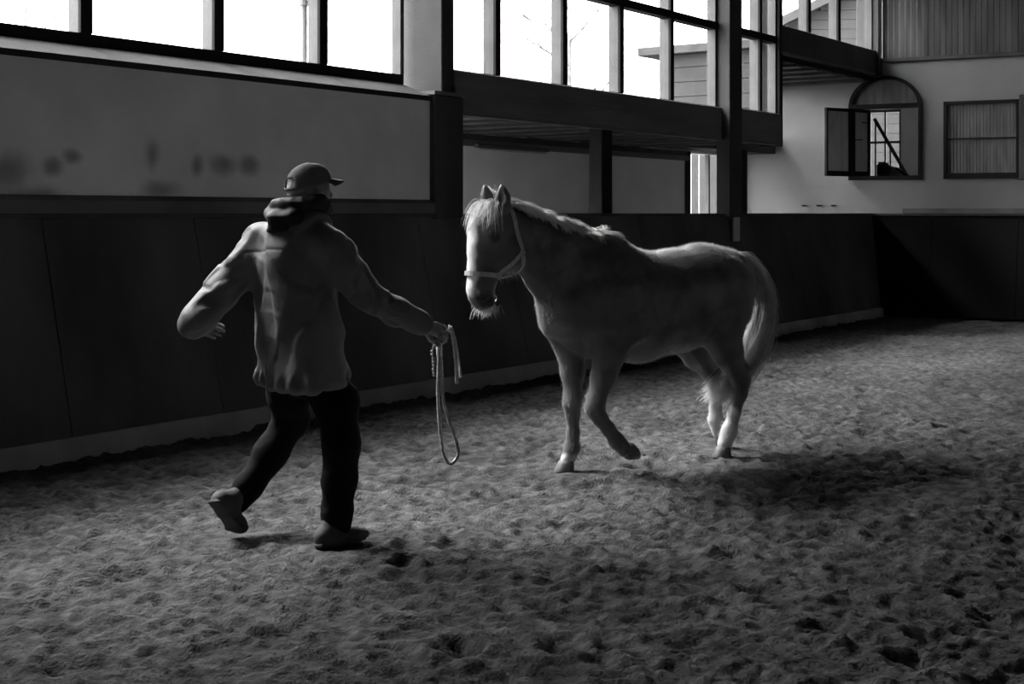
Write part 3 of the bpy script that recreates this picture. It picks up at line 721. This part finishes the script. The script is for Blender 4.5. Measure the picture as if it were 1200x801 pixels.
def hoof(c, pitch, lab):
    b = MB(); n = 18; v = []; lev = [(-.055, .062), (-.050, .064), (0, .050), (.008, .045)]
    for z, r in lev:
        for k in range(n):
            a = 2 * math.pi * k / n; rr = r * (1 if math.cos(a) > -.3 else .88); x, y = rr * math.cos(a) * 1.05 - .30 * z, rr * math.sin(a) * .95
            v.append((x * math.cos(pitch) + z * math.sin(pitch), y, -x * math.sin(pitch) + z * math.cos(pitch)))
    f = [(i * n + k, i * n + (k + 1) % n, (i + 1) * n + (k + 1) % n, (i + 1) * n + k) for i in range(3) for k in range(n)] + [tuple(range(n))[::-1], tuple(range(3 * n, 4 * n))]
    b.add(v, f); o = b.build('hoof', M['hoof'], horse, True); o.location = c; return o
hoof((.475, -.12, .05), 0, ''); hoof((.236, .13, .112), R(118), ''); hoof((-.585, .13, .053), 0, ''); hoof((-.825, -.13, .075), R(62), '')
# hair: mane, forelock, tail, feathers
rg = np.random.RandomState(3)
def comb(p, d, L, away, clear, bend, m=6):
    # grows all strands of a bunch together, pushed clear of the skin; returns (n, m + 1, 3)
    out = [p]
    for k in range(m):
        d = d / np.linalg.norm(d, axis=1)[:, None]; p = p + d * L[:, None] / m
        for _ in range(2):
            q = hb(p); p = p + away * np.maximum(clear - q, 0)[:, None]
        d = d + bend(len(p)); out.append(p)
    return np.stack(out, 1)
KC = np.array([(1.075, 1.555), (.97, 1.53), (.85, 1.49), (.72, 1.45), (.58, 1.405), (.45, 1.372), (.30, 1.365), (.20, 1.35)])
n = 6500; lk = rg.randint(0, 150, n); lt = rg.rand(150); lsd = np.where(rg.rand(150) < .60, -1., 1.); lL = rg.uniform(.11, .30, 150); ld = rg.normal(0, 1, (150, 3))
t = np.clip(lt[lk] + rg.normal(0, .008, n), 0, 1); u = t * (len(KC) - 1); cxz = np.stack([np.interp(u, np.arange(len(KC)), KC[:, i]) for i in (0, 1)], 1)
sd = lsd[lk]; L = lL[lk] * rg.uniform(.7, 1.05, n) * np.where(sd < 0, 1, .66 - .34 * t)
p = np.stack([cxz[:, 0] + rg.normal(0, .006, n), sd * .006 + rg.normal(0, .012, n), cxz[:, 1] - .012 + rg.normal(0, .004, n)], 1)
d = np.stack([-.25 + .35 * ld[lk, 0] + rg.normal(0, .07, n), sd * np.clip(.65 + .2 * ld[lk, 1], .2, 1), np.clip(.55 + .3 * ld[lk, 2], .1, 1.3)], 1) + rg.normal(0, .05, (n, 3))
z0 = np.zeros(n)
cv = comb(p, d, L, np.stack([z0, sd * .7, z0 + .35], 1), .008, lambda k: np.stack([z0 - .04, sd * .05, z0 - .36], 1)); rd = rg.uniform(.0010, .0021, n)
hair_mesh('mane', cv, rd, horse)
n = 800; z0 = np.zeros(n)
p = np.stack([1.105 + rg.normal(0, .016, n), rg.normal(0, .030, n), 1.553 + rg.normal(0, .006, n)], 1); L = rg.uniform(.10, .24, n)
d = np.stack([z0 + .55, rg.normal(0, .40, n), z0 + .12 + rg.normal(0, .12, n)], 1)
cv = comb(p, d, L, np.array([.9, 0, .1]), .004, lambda k: np.stack([z0 - .06, rg.normal(0, .07, k), z0 - .55], 1)); rd = rg.uniform(.0009, .0018, n)
hair_mesh('forelock', cv, rd, horse)
TAIL = smoothcurve([(-.84, 0, 1.245), (-.93, 0, 1.20), (-1.035, .01, 1.05), (-1.07, .01, .88), (-1.03, .0, .72), (-.93, -.01, .56), (-.80, -.02, .44), (-.66, -.03, .36)], 4)
T = np.array(TAIL); nT = len(T)
cv, rd = [], []
for i in range(3400):
    a = rg.randint(0, int(nT * .38)); L = rg.randint(int(nT * .40), nT); b = min(nT, a + L)
    off = np.clip(rg.normal(0, 1, 3), -1.9, 1.9) * np.array([.036, .042, .03]); wob = rg.normal(0, .012, 3)
    seg = T[a:b]; u = np.linspace(0, 1, len(seg))[:, None]; g = (np.arange(a, b) / nT)[:, None]
    sp = .35 + 2.2 * g * (1.15 - g)
    pts = seg + off * sp * np.minimum(1, .25 + u * 3) + wob * u * u * 2
    cv.append(pts[::1]); rd.append(rg.uniform(.0013, .0028))
hair_mesh('tail', cv, rd, horse)
# whiskers, beard and fetlock feathers plus a short winter coat
cv, rd = [], []
def tuft(n, cen, spread, d0, dj, L, r=.0008):
    for i in range(n):
        p = np.array(cen) + rg.normal(0, 1, 3) * np.array(spread); d = np.array(d0) + rg.normal(0, dj, 3); d /= np.linalg.norm(d); l = L * rg.uniform(.5, 1)
        cv.append([p, p + d * l * .5, p + d * l + np.array([0, 0, -.15 * l])]); rd.append(r)
tuft(260, (1.15, 0, .99), (.03, .03, .01), (.1, 0, -1), .45, .055); tuft(130, (1.03, 0, 1.19), (.05, .025, .02), (-.3, 0, -1), .3, .05)
tuft(120, (.40, -.12, .115), (.008, .02, .02), (-1, 0, -.9), .3, .06); tuft(120, (.30, .13, .16), (.02, .02, .02), (-.3, 0, -1), .35, .055)
tuft(140, (-.672, .13, .14), (.008, .02, .025), (-1, 0, -.9), .3, .065); tuft(120, (-.82, -.13, .17), (.01, .02, .02), (-1, 0, -.6), .3, .06)
fe = hair_mesh('feathering', cv, rd, horse); fe['label'] = 'pale beard and fetlock hair'; fe['kind'] = 'stuff'
pick = rg.choice(len(P), min(60000, len(P)), replace=False); pick = pick[(P[pick, 2] > .12)]
base = P[pick]; nn = nv[pick]; comb = np.stack([np.full(len(base), -.6), np.zeros(len(base)), np.full(len(base), -.7)], 1)
dirn = .55 * nn + comb - nn * (comb * nn).sum(1)[:, None] + rg.normal(0, .25, nn.shape); dirn /= np.linalg.norm(dirn, axis=1)[:, None]
ln = rg.uniform(.008, .018, len(base))[:, None] * np.where(base[:, 0] > .95, .55, 1)[:, None]
sd_ = np.cross(dirn, nn); sd_ /= np.linalg.norm(sd_, axis=1)[:, None] + 1e-9
V4 = np.stack([base - sd_ * .0009 - nn * .002, base + sd_ * .0009 - nn * .002, base + dirn * ln + sd_ * .0003, base + dirn * ln - sd_ * .0003], 1).reshape(-1, 3)
ch = np_mesh('coat_hair', V4, np.arange(len(V4)).reshape(-1, 4), M['coat'], horse, attr=('coat', np.repeat(coat[pick], 4))); ch['kind'] = 'stuff'
# halter
halter = bpy.data.objects.new('halter', None); COL.objects.link(halter); halter.parent = horse; halter['label'] = 'grey webbing halter'
def onskin(p, d, off=.004):       # walk outwards from inside along d to the skin
    p = np.array(p, float); d = np.array(d, float); d /= np.linalg.norm(d)
    ts = np.arange(0, .3, .003); D = hb(p + ts[:, None] * d); i = np.argmax(D > 0); return p + (ts[i] + off) * d
def strap(name, pts, width, wdir, closed=False):
    pts = np.array(pts); n = len(pts); v, f = [], []
    for i in range(n):
        t = pts[(i + 1) % n if closed else min(i + 1, n - 1)] - pts[i - 1 if closed else max(i - 1, 0)]; t /= np.linalg.norm(t)
        wv = np.array(wdir[i] if np.ndim(wdir) > 1 else wdir, float); wv = wv - t * (wv @ t); wv /= np.linalg.norm(wv); nn_ = np.cross(t, wv)
        g = -1 if hb((pts[i] + nn_ * .01)[None])[0] < hb((pts[i] - nn_ * .01)[None])[0] else 1
        for a, b in ((-1, 0), (1, 0), (1, 1), (-1, 1)): v.append(pts[i] + wv * a * width / 2 + g * nn_ * (b * .005 - .001))
    for i in range(n if closed else n - 1):
        j = (i + 1) % n
        for k in range(4): f.append((i * 4 + k, i * 4 + (k + 1) % 4, j * 4 + (k + 1) % 4, j * 4 + k))
    if not closed: f += [(3, 2, 1, 0), tuple((n - 1) * 4 + k for k in range(4))]
    return MB().add(v, f).build(name, M['halter'], halter)
def ringat(c, u, w_, n=40): return [onskin(c, math.cos(a) * np.array(u) + math.sin(a) * np.array(w_)) for a in np.linspace(0, 2 * math.pi, n, endpoint=False)]
nc = np.array([1.16, 0, 1.165]); u1 = np.array([.97, 0, .10]); nose = ringat(nc, u1, (0, 1, 0)); strap('noseband', nose, .026, (.1, 0, -1), True)
cc = np.array([1.0, 0, 1.38]); crown = ringat(cc, (.22, 0, .975), (0, 1, 0))
strap('crown_strap', crown, .024, (.975, 0, -.22), True)
for s in (-1, 1):
    A = onskin((1.145, 0, 1.16), (-.25, s, 0), .006); B = onskin((.985, 0, 1.285), (0, s, 0), .006); mids = [A * (1 - t) + B * t for t in np.linspace(0, 1, 9)]
    mids = [m if i in (0, 8) else onskin((m[0], 0, m[2]), (0, s, 0), .005) for i, m in enumerate(mids)]
    strap('cheek_strap', mids, .022, (.5, 0, 1))
    for q in (A, B):
        r_ = [(q + np.array([math.cos(a) * .017, s * .005, math.sin(a) * .017])) for a in np.linspace(0, 2 * math.pi, 17)]
        MB().tube(r_, .0032, 6, False).build('ring', M['metal'], halter, True)
th = [onskin((1.03, 0, 1.25), (-.55 * math.cos(a) , math.sin(a), -.8 * math.cos(a)), .006) for a in np.linspace(-1.3, 1.3, 15)]
bt = [onskin((1.145, 0, 1.13), (-.5, s_, -.6), .008) for s_ in np.linspace(-.3, .3, 5)]
chn = [np.array([1.09, .0, 1.16]) * 1.0]
q = onskin((1.15, 0, 1.13), (-.7, 0, -.6), .01)
strap('chin_strap', [q, q + (-.02, 0, .05), onskin((1.05, 0, 1.27), (-.55, 0, -.85), .012)], .02, (0, 1, 0))
MB().tube([q, q + (-.004, 0, -.02), q + (0, 0, -.045)], .006, 6).build('clip', M['metal'], halter, True)
MB().tube([q + np.array([math.cos(a) * .02 - .0, 0, math.sin(a) * .02 - .055]) for a in np.linspace(0, 6.283, 17)], .0035, 6, False).build('ring', M['metal'], halter, True)

# ================================================================== PERSON (world coordinates, re-based on the empty)
PB = np.array([-.93, 6.25, 0.])
person = empty('person', tuple(PB), 0, 'person in hooded rain jacket and cap striding away with one arm held out', 'person')
fv = np.array([.64, .77, 0]); rv = np.array([.77, -.64, 0]); gv = np.array([.77, .638, 0]); gr = np.array([.638, -.77, 0])
def T5(p, a, b): return (*p, a, b)
# ---- body: head, neck, trunk, limbs, hands in one surface
bd = Sdf()
HC = px(361, 217, 6.2)
def hd(f, r, u): return HC + f * gv + r * gr + np.array([0, 0, u])
bd.tube([T5(hd(-.022, 0, .012), .074, .078), T5(hd(.02, 0, .012), .072, .078)], gr, .04)
bd.tube([T5(hd(.045, 0, -.03), .060, .050), T5(hd(.058, 0, -.085), .045, .035), T5(hd(.066, 0, -.112), .026, .024)], gr, .04)
bd.tube([T5(hd(.098, 0, -.005), .009, .008), T5(hd(.116, 0, -.045), .015, .013)], gr, .018)      # nose
bd.ell(hd(.088, 0, .018), .045, .012, gr * .012, (0, 0, 1), .02)                                     # brow
bd.ell(hd(.097, 0, -.078), .007, .008, gr * .020, (0, 0, 1), .010); bd.ell(hd(.094, 0, -.091), .007, .009, gr * .017, (0, 0, 1), .010)
bd.ell(hd(.094, 0, -.0845), .0025, .006, gr * .022, (0, 0, 1), .004, -1)
for s in (-1, 1):
    bd.ell(hd(.092, s * .032, .0), .010, .014, gr * .006, (0, 0, 1), .008, -1)
    bd.ell(hd(.080, s * .032, .0), .012, .012, gr * .002, (0, 0, 1), .004)
    bd.tube([T5(hd(.0, s * .078, .020), .010, .016), T5(hd(.004, s * .076, -.018), .009, .014), T5(hd(.008, s * .072, -.035), .007, .009)], gr, .010)
    bd.ell(hd(.004, s * .090, .002), .004, .007, (0, 0, .012), gr, .006, -1)
NB = px(353, 262, 6.22)
bd.tube([T5(hd(-.008, 0, -.055), .056, .056), T5(NB, .066, .066)], gr, .04)
CH, WA_, PE = px(343, 305, 6.23), px(350, 380, 6.26), px(358, 430, 6.28)
bd.tube([T5(px(349, 286, 6.22), .145, .08), T5(CH, .17, .10), T5(WA_, .15, .10), T5(PE, .165, .11)], rv, .05)
SL, EL_, WL_ = px(308, 288, 6.33), px(262, 338, 6.28), px(228, 377, 6.2)
SR, ER, WR = px(383, 293, 6.11), px(433, 346, 6.15), px(499, 381, 6.30)
for A, B, D in ((SL, EL_, WL_), (SR, ER, WR)):
    bd.tube([T5(A, .055, .055), T5(B, .042, .042), T5(A * 0 + B * .4 + D * .6, .038, .036), T5(D, .028, .024)], (0, 0, 1), .03)
HL, KL, AL = px(337, 425, 6.33), px(341, 492, 6.50), px(277, 588, 6.38)
HR, KR, AR = px(378, 425, 6.22), px(400, 520, 6.17), px(393, 612, 6.20)
for A, B, D in ((HL, KL, AL), (HR, KR, AR)):
    bd.tube([T5(A, .085, .085), T5(B, .058, .058), T5(B * .65 + D * .35, .055, .058), T5(D, .036, .040)], rv, .04)
def nrm(v): return np.array(v, float) / np.linalg.norm(v)
def hand(W, a, b, thumb_up, curl, rr=1.0):
    # W wrist, a hand axis, b back of the hand, thumb_up = side of the thumb
    a = nrm(a); b = nrm(np.array(b) - a * (np.array(b) @ a)); v = np.cross(a, b); v = v if v @ thumb_up > 0 else -v
    K = W + a * .085
    bd.tube([T5(W, .027, .020), T5(W + a * .04, .036, .017), T5(W + a * .078, .040, .014)], v, .02)
    lens = [(.042, .026, .020), (.046, .029, .022), (.043, .027, .021), (.035, .021, .018)]
    for i in range(4):
        p = K + v * (.032 - .0212 * i) - a * (.004 * abs(i - 1)); d = a.copy(); th = 0; pts = [T5(p - a * .03, .0088, .0088), T5(p, .0092, .0092)]
        for j, L in enumerate(lens[i]):
            th += curl[j]; d = a * math.cos(th) - b * math.sin(th); p = p + d * L; r = (.0085, .0080, .0070)[j]; pts.append(T5(p, r, r))
        bd.tube(pts, v, .006)
    p = W + a * .025 + v * .030 - b * .006; d1 = nrm(a * .75 + v * .5 - b * .45); q1 = p + d1 * .038; d2 = nrm(a * .85 - v * .12 - b * .7 * curl[0]); q2 = q1 + d2 * .03; q3 = q2 + nrm(a * .5 - v * .5 - b * .7) * .026
    bd.tube([T5(p - a * .01, .015, .014), T5(q1, .012, .012), T5(q2, .0105, .0105), T5(q3, .009, .0085)], v, .008)
    return K, a, b, v
aR = nrm(px(517, 388, 6.33) - WR); bR = nrm(np.array([.10, .75, .55]))
KR_, aR, bR, vR = hand(WR, aR, bR, np.array([-.44, .41, -.48]), (.95, 1.45, .95))
hand(px(226, 379, 6.21), (.42, .8, -.22), (-.8, .3, .3), np.array([0, 0, 1.]), (.5, .6, .4))
P_, Q_ = bd.mesh(.0045, 1)
np_mesh('body', P_ - PB, Q_, M['skin'], person)
# ---- trousers
tr = Sdf()
tr.tube([T5(px(353, 405, 6.27), .17, .125), T5(px(357, 432, 6.28), .185, .13)], rv, .03)
tr.tube([T5(HL, .105, .11), T5(px(338, 462, 6.42), .092, .098), T5(KL, .080, .082), T5(px(318, 530, 6.46), .072, .078), T5(px(291, 570, 6.40), .058, .064), T5(px(279, 588, 6.38), .052, .056)], rv, .04)
tr.tube([T5(px(372, 425, 6.24), .085, .085), T5(px(378, 448, 6.23), .095, .10), T5(px(394, 470, 6.20), .096, .10), T5(KR, .080, .084), T5(px(398, 560, 6.18), .072, .078), T5(px(395, 600, 6.20), .063, .068), T5(px(394, 617, 6.2), .066, .072)], rv, .04)
P_, Q_ = tr.mesh(.008, 1); nv_ = vnormals(P_, Q_)
z = P_[:, 2]; P_ += nv_ * (.007 * vnoise3(P_[:, 0] * 9, P_[:, 1] * 9, z * 18, 5) + .005 * vnoise3(P_[:, 0] * 20, P_[:, 1] * 20, z * 40, 6))[:, None]
np_mesh('trousers', P_ - PB, Q_, M['trouser'], person)
# ---- jacket
jk = Sdf()
jk.tube([T5(px(350, 262, 6.22), .10, .085), T5(px(349, 280, 6.22), .165, .105), T5(px(344, 305, 6.23), .212, .135), T5(px(345, 350, 6.25), .218, .145), T5(px(349, 400, 6.26), .222, .155), T5(px(354, 438, 6.27), .230, .165), T5(px(355, 445, 6.27), .228, .164), T5(px(356, 480, 6.27), .228, .164)], rv, .05)
jk.tube([T5(px(320, 285, 6.29), .078, .078), T5(px(306, 284, 6.33), .076, .076), T5(px(284, 312, 6.31), .072, .078), T5(px(262, 340, 6.28), .068, .074), T5(px(243, 361, 6.24), .062, .064), T5(px(228, 377, 6.2), .056, .056), T5(px(223, 382, 6.2), .046, .046)], (0, 0, 1), .07)
jk.tube([T5(px(372, 288, 6.15), .078, .078), T5(px(387, 290, 6.10), .072, .076), T5(px(409, 316, 6.12), .068, .076), T5(px(432, 348, 6.15), .062, .070), T5(px(466, 365, 6.22), .050, .056), T5(px(490, 377, 6.28), .042, .044), T5(px(496, 380, 6.295), .038, .038)], (0, 0, 1), .07)
jk.tube([T5(px(320, 279, 6.29), .062, .060), T5(px(340, 268, 6.22), .072, .068), T5(px(362, 270, 6.19), .070, .066), T5(px(378, 280, 6.13), .062, .060)], fv, .05)
jk.tube([T5(px(352, 262, 6.21), .088, .085), T5(px(355, 250, 6.21), .066, .066)], rv, .03)
jk.plane((0, 0, px(356, 450, 6.27)[2]), (0, 0, -1))
P_, Q_ = jk.mesh(.006, 1); nv_ = vnormals(P_, Q_)
lat = (P_ - PB) @ rv; dep = (P_ - PB) @ fv; z = P_[:, 2]
arm = sst(.19, .25, np.abs(lat)); 
def ridge(n): return 1 - 2 * np.abs(n) * 1.6
def crease(n, w=.07): return np.exp(-(n / w) ** 2)
n1 = vnoise3(lat * 6 + z * 1.4, dep * 5, z * 1.7, 21); n2 = vnoise3(lat * 11 - z * 4, dep * 9, z * 4.5, 22); n3 = vnoise3(lat * 9 + z * 9, dep * 9, z * 9, 27)
fold_t = .009 * np.tanh(n1 * 14) + .0075 * np.tanh(n2 * 12) + .0045 * np.tanh(n3 * 10)
ax_ = P_[:, 0]
m1 = vnoise3(ax_ * 7 + z * 8, P_[:, 1] * 7, z * 11 - ax_ * 7, 23); m2 = vnoise3(ax_ * 15 - z * 6, P_[:, 1] * 14, z * 17, 24)
fold_a = .0050 * np.tanh(m1 * 12) + .0055 * np.tanh(m2 * 11)
fold_a = fold_a * (1 - sst(-.57, -.45, ax_)) * sst(-1.47, -1.40, ax_)
fold = fold_t * (1 - arm) + fold_a * arm + .004 * (1 - arm)
hem = sst(.835, .80, z) if False else np.clip((.82 - z) / .07, 0, 1)
fold += (1 - arm) * hem * .012 * np.sin(lat * 95 + 3 * vnoise3(lat * 9, dep * 9, z * 2, 25)) * np.exp(-((z - .755) / .035) ** 2)
back = dep < 0
yoke = 1.335 - .10 * np.abs(lat) ** 1.5
fold += (1 - arm) * back * (-.003 * np.exp(-((z - yoke) / .007) ** 2) + .0015 * (z > yoke))
P_ = P_ + nv_ * fold[:, None]
jacket = np_mesh('jacket', P_ - PB, Q_, M['jacket'], person)
hm = MB(); pts = [np.append((px(355, 447, 6.27) + rv * .228 * math.cos(a) + fv * .164 * math.sin(a) - PB)[:2], px(355, 449, 6.27)[2] + .004 * math.sin(7 * a)) for a in np.linspace(0, 2 * math.pi, 49)]
hm.tube(pts, .010, 6, False).build('hem', M['jacket'], jacket, True)
# ---- hood lying on the shoulders
ho = Sdf(); NC = px(355, 246, 6.20)
ring = [NC + rv * .106 * math.cos(a) + fv * .094 * math.sin(a) + np.array([0, 0, .028 - .0 * math.sin(a) + .012 * math.cos(a) - .03 * max(0, math.sin(a))]) for a in np.linspace(0, 2 * math.pi, 17)]
ho.tube([T5(p, .030, .040) for p in ring], (0, 0, 1), .02)
bk = -fv
ho.tube([T5(NC + bk * .085 - rv * .10 + (0, 0, -.015), .034, .045), T5(NC + bk * .125 - rv * .02 + (0, 0, -.050), .040, .055), T5(NC + bk * .11 + rv * .07 + (0, 0, -.03), .036, .045)], (0, 0, 1), .03)
ho.tube([T5(NC + bk * .08 - rv * .115 + (0, 0, -.035), .020, .030), T5(NC + bk * .135 - rv * .045 + (0, 0, -.09), .022, .030), T5(NC + bk * .13 + rv * .03 + (0, 0, -.075), .02, .026)], (0, 0, 1), .012)
ho.tube([T5(NC + bk * .09 - rv * .07 + (0, 0, .03), .018, .03), T5(NC + bk * .10 + rv * .02 + (0, 0, .025), .018, .035)], (0, 0, 1), .02)
P_, Q_ = ho.mesh(.006, 1); nv_ = vnormals(P_, Q_); P_ += nv_ * (.005 * np.tanh(9 * vnoise3(P_[:, 0] * 9 + P_[:, 2] * 8, P_[:, 1] * 9, P_[:, 2] * 26, 41)) - .002)[:, None]
np_mesh('hood', P_ - PB, Q_, M['hood'], jacket)
# ---- cap with brim and strap opening
cp = MB(); nu, nw = 48, 12; CC = hd(-.001, 0, .010)
def cap_pt(a, w, off=0):       # a: 0 = front, w: 0 rim .. 1 crown
    zl = .014 - .052 * (1 - math.cos(a)) / 2; th = w * math.pi / 2
    rf, rr_, ru = .108 + off, .085 + off, .088 + off
    zz = zl * (1 - w) ** 1 + math.sin(th) * ru * 1.0
    c_ = math.cos(th) ** .8
    return CC + gv * rf * c_ * math.cos(a) + gr * rr_ * c_ * math.sin(a) + np.array([0, 0, zz])
vv = [cap_pt(2 * math.pi * i / nu, j / nw) for j in range(nw) for i in range(nu)] + [cap_pt(0, 1)]
ff = []
for j in range(nw - 1):
    for i in range(nu):
        ang = abs(((i + .5) / nu * 2 * math.pi) - math.pi); h_ = (j + .5) / nw
        if (ang / .58) ** 2 + ((h_ - .06) / .30) ** 2 < 1 and j > 0: continue
        k = (i + 1) % nu; ff.append((j * nu + i, j * nu + k, (j + 1) * nu + k, (j + 1) * nu + i))
ff += [((nw - 1) * nu + i, (nw - 1) * nu + (i + 1) % nu, nw * nu) for i in range(nu)]
cp.add([v - PB for v in vv], ff); cap = cp.build('cap', M['cap'], person, True); cap['label'] = 'grey baseball cap'
so = cap.modifiers.new('thickness', 'SOLIDIFY'); so.thickness = .004
MB().ball(tuple(cap_pt(0, 1) - PB), (.008, .008, .005), 6).build('button', M['cap'], cap, True)
bm_ = MB(); v = []; n = 17
for lay in (0, -.004):
    for r_ in np.linspace(0, 1, 6):
        for i in range(n):
            a = (i / (n - 1) - .5) * 2.1; base_ = cap_pt(a, 0.02); ext = .078 * r_ * (math.cos(a * 1.15) ** .5 if abs(a) < 1.3 else 0)
            v.append(base_ + gv * ext + np.array([0, 0, .010 + lay - .013 * (a ** 2) * r_ - .010 * r_]) - PB)
f = []
for L in range(2):
    for j in range(5):
        for i in range(n - 1):
            q = L * 6 * n + j * n + i; f.append((q, q + 1, q + n + 1, q + n) if L == 0 else (q + n, q + n + 1, q + 1, q))
for i in range(n - 1): f.append((5 * n + i, 5 * n + i + 1, 11 * n + i + 1, 11 * n + i))
bm_.add(v, f).build('brim', M['cap'], cap, True)
hr = MB(); v = []; 
for j in range(7):
    for i in range(17):
        a = math.pi + (i / 16 - .5) * 1.9; v.append(cap_pt(a, j / 6 * .42 - .10, -.007) - PB)
f = [(j * 17 + i, j * 17 + i + 1, j * 17 + i + 18, j * 17 + i + 17) for j in range(6) for i in range(16)]
hr.add(v, f).build('hair', M['hair'], person, True)['label'] = 'short pale hair showing through the cap opening'
# ---- boots
def boot(heel, ball_, toe, ankle):
    b = Sdf(); up = nrm(ankle - (heel + ball_) / 2)
    d = nrm(toe - heel); sd = nrm(np.cross(d, up)); up = np.cross(sd, d)
    b.tube([T5(heel + d * .025 + up * .035, .034, .034), T5((heel + ball_) / 2 + up * .042, .036, .040), T5(ball_ + up * .030, .048, .032), T5(toe - d * .03 + up * .026, .042, .026)], sd, .03)
    b.tube([T5(ankle, .040, .044), T5(heel * .66 + ball_ * .34 + up * .05, .040, .048)], sd, .06)
    P_, Q_ = b.mesh(.006, 1); o = np_mesh('boot', P_ - PB, Q_, M['shoe'], person)
    s = Sdf().tube([T5(heel + up * .008, .038, .012), T5((heel + ball_) / 2 + up * .008, .036, .012), T5(ball_ + up * .006, .050, .012), T5(toe - d * .035 + up * .008, .043, .012)], sd, .02)
    P_, Q_ = s.mesh(.006, 1); np_mesh('sole', P_ - PB, Q_, M['sole'], o)
boot(np.array([-.868, 6.12, .004]), np.array([-.725, 6.235, .003]), np.array([-.660, 6.285, .008]), np.array([-.815, 6.185, .125]))
boot(np.array([-1.355, 6.20, .185]), np.array([-1.285, 6.305, .045]), np.array([-1.255, 6.345, .000]), np.array([-1.285, 6.345, .185]))

# ================================================================== LEAD ROPE
GR = KR_ - bR * .022 + aR * .012
rope = empty('lead_rope', (GR[0], GR[1], 0), 0, 'pale braided lead rope hanging in a long loop from the outstretched hand', 'rope')
RB = np.array([GR[0], GR[1], 0])
def braid(curve, r, name, pitch=.045):
    c = np.array(smoothcurve(curve, 14)); seg = np.linalg.norm(np.diff(c, axis=0), axis=1); L = np.concatenate([[0], np.cumsum(seg)]); n = int(L[-1] / .008)
    c = np.stack([np.interp(np.linspace(0, L[-1], n), L, c[:, i]) for i in range(3)], 1); t = np.gradient(c, axis=0); t /= np.linalg.norm(t, axis=1)[:, None]
    a = np.cross(t, [.2, .95, .1]); a /= np.linalg.norm(a, axis=1)[:, None]; b = np.cross(t, a); ph = np.linspace(0, L[-1], n) / pitch * 2 * math.pi
    m = MB()
    for k in range(3):
        q = c + r * .55 * (np.cos(ph + k * 2.094)[:, None] * a + np.sin(ph + k * 2.094)[:, None] * b); m.tube(list(q - RB), r * .6, 5)
    return m.build(name, M['rope'], rope, True)
Yr = GR[1]; g = lambda x, y, dy=0: px(x, y, Yr + dy)
top, bot = GR - vR * .050, GR + vR * .055
braid([g(535.5, 449, -.01), g(534, 420, -.01), g(531, 396, -.005), g(527.5, 383, 0), top, GR, bot, g(514, 425), g(513.5, 460), g(515, 495), g(518.5, 525), g(523, 539), g(529, 543), g(535, 537), g(537, 528), g(533, 512), g(525, 490), g(519, 465), g(517, 430), bot + aR * .012], .0085, 'strand')
braid([g(540, 442, .03), g(537, 420, .02), g(533, 397, .01), g(529, 384, .01), top + aR * .01], .0065, 'strand')
fr_ = MB(); rr = random.Random(2)
pts = [bot - aR * .015, g(508, 405, -.02), g(507, 415, -.02), g(508, 428, -.02), g(508.5, 440, -.02)]
for k, p in enumerate(smoothcurve(pts[1:], 3)): fr_.ball(tuple(p - RB + np.array([rr.uniform(-.004, .004), 0, 0])), (.008, .008, .006), 6)
fr_.tube([p - RB for p in smoothcurve(pts, 5)], .004, 6); fr_.build('knotted_end', M['rope'], rope, True)
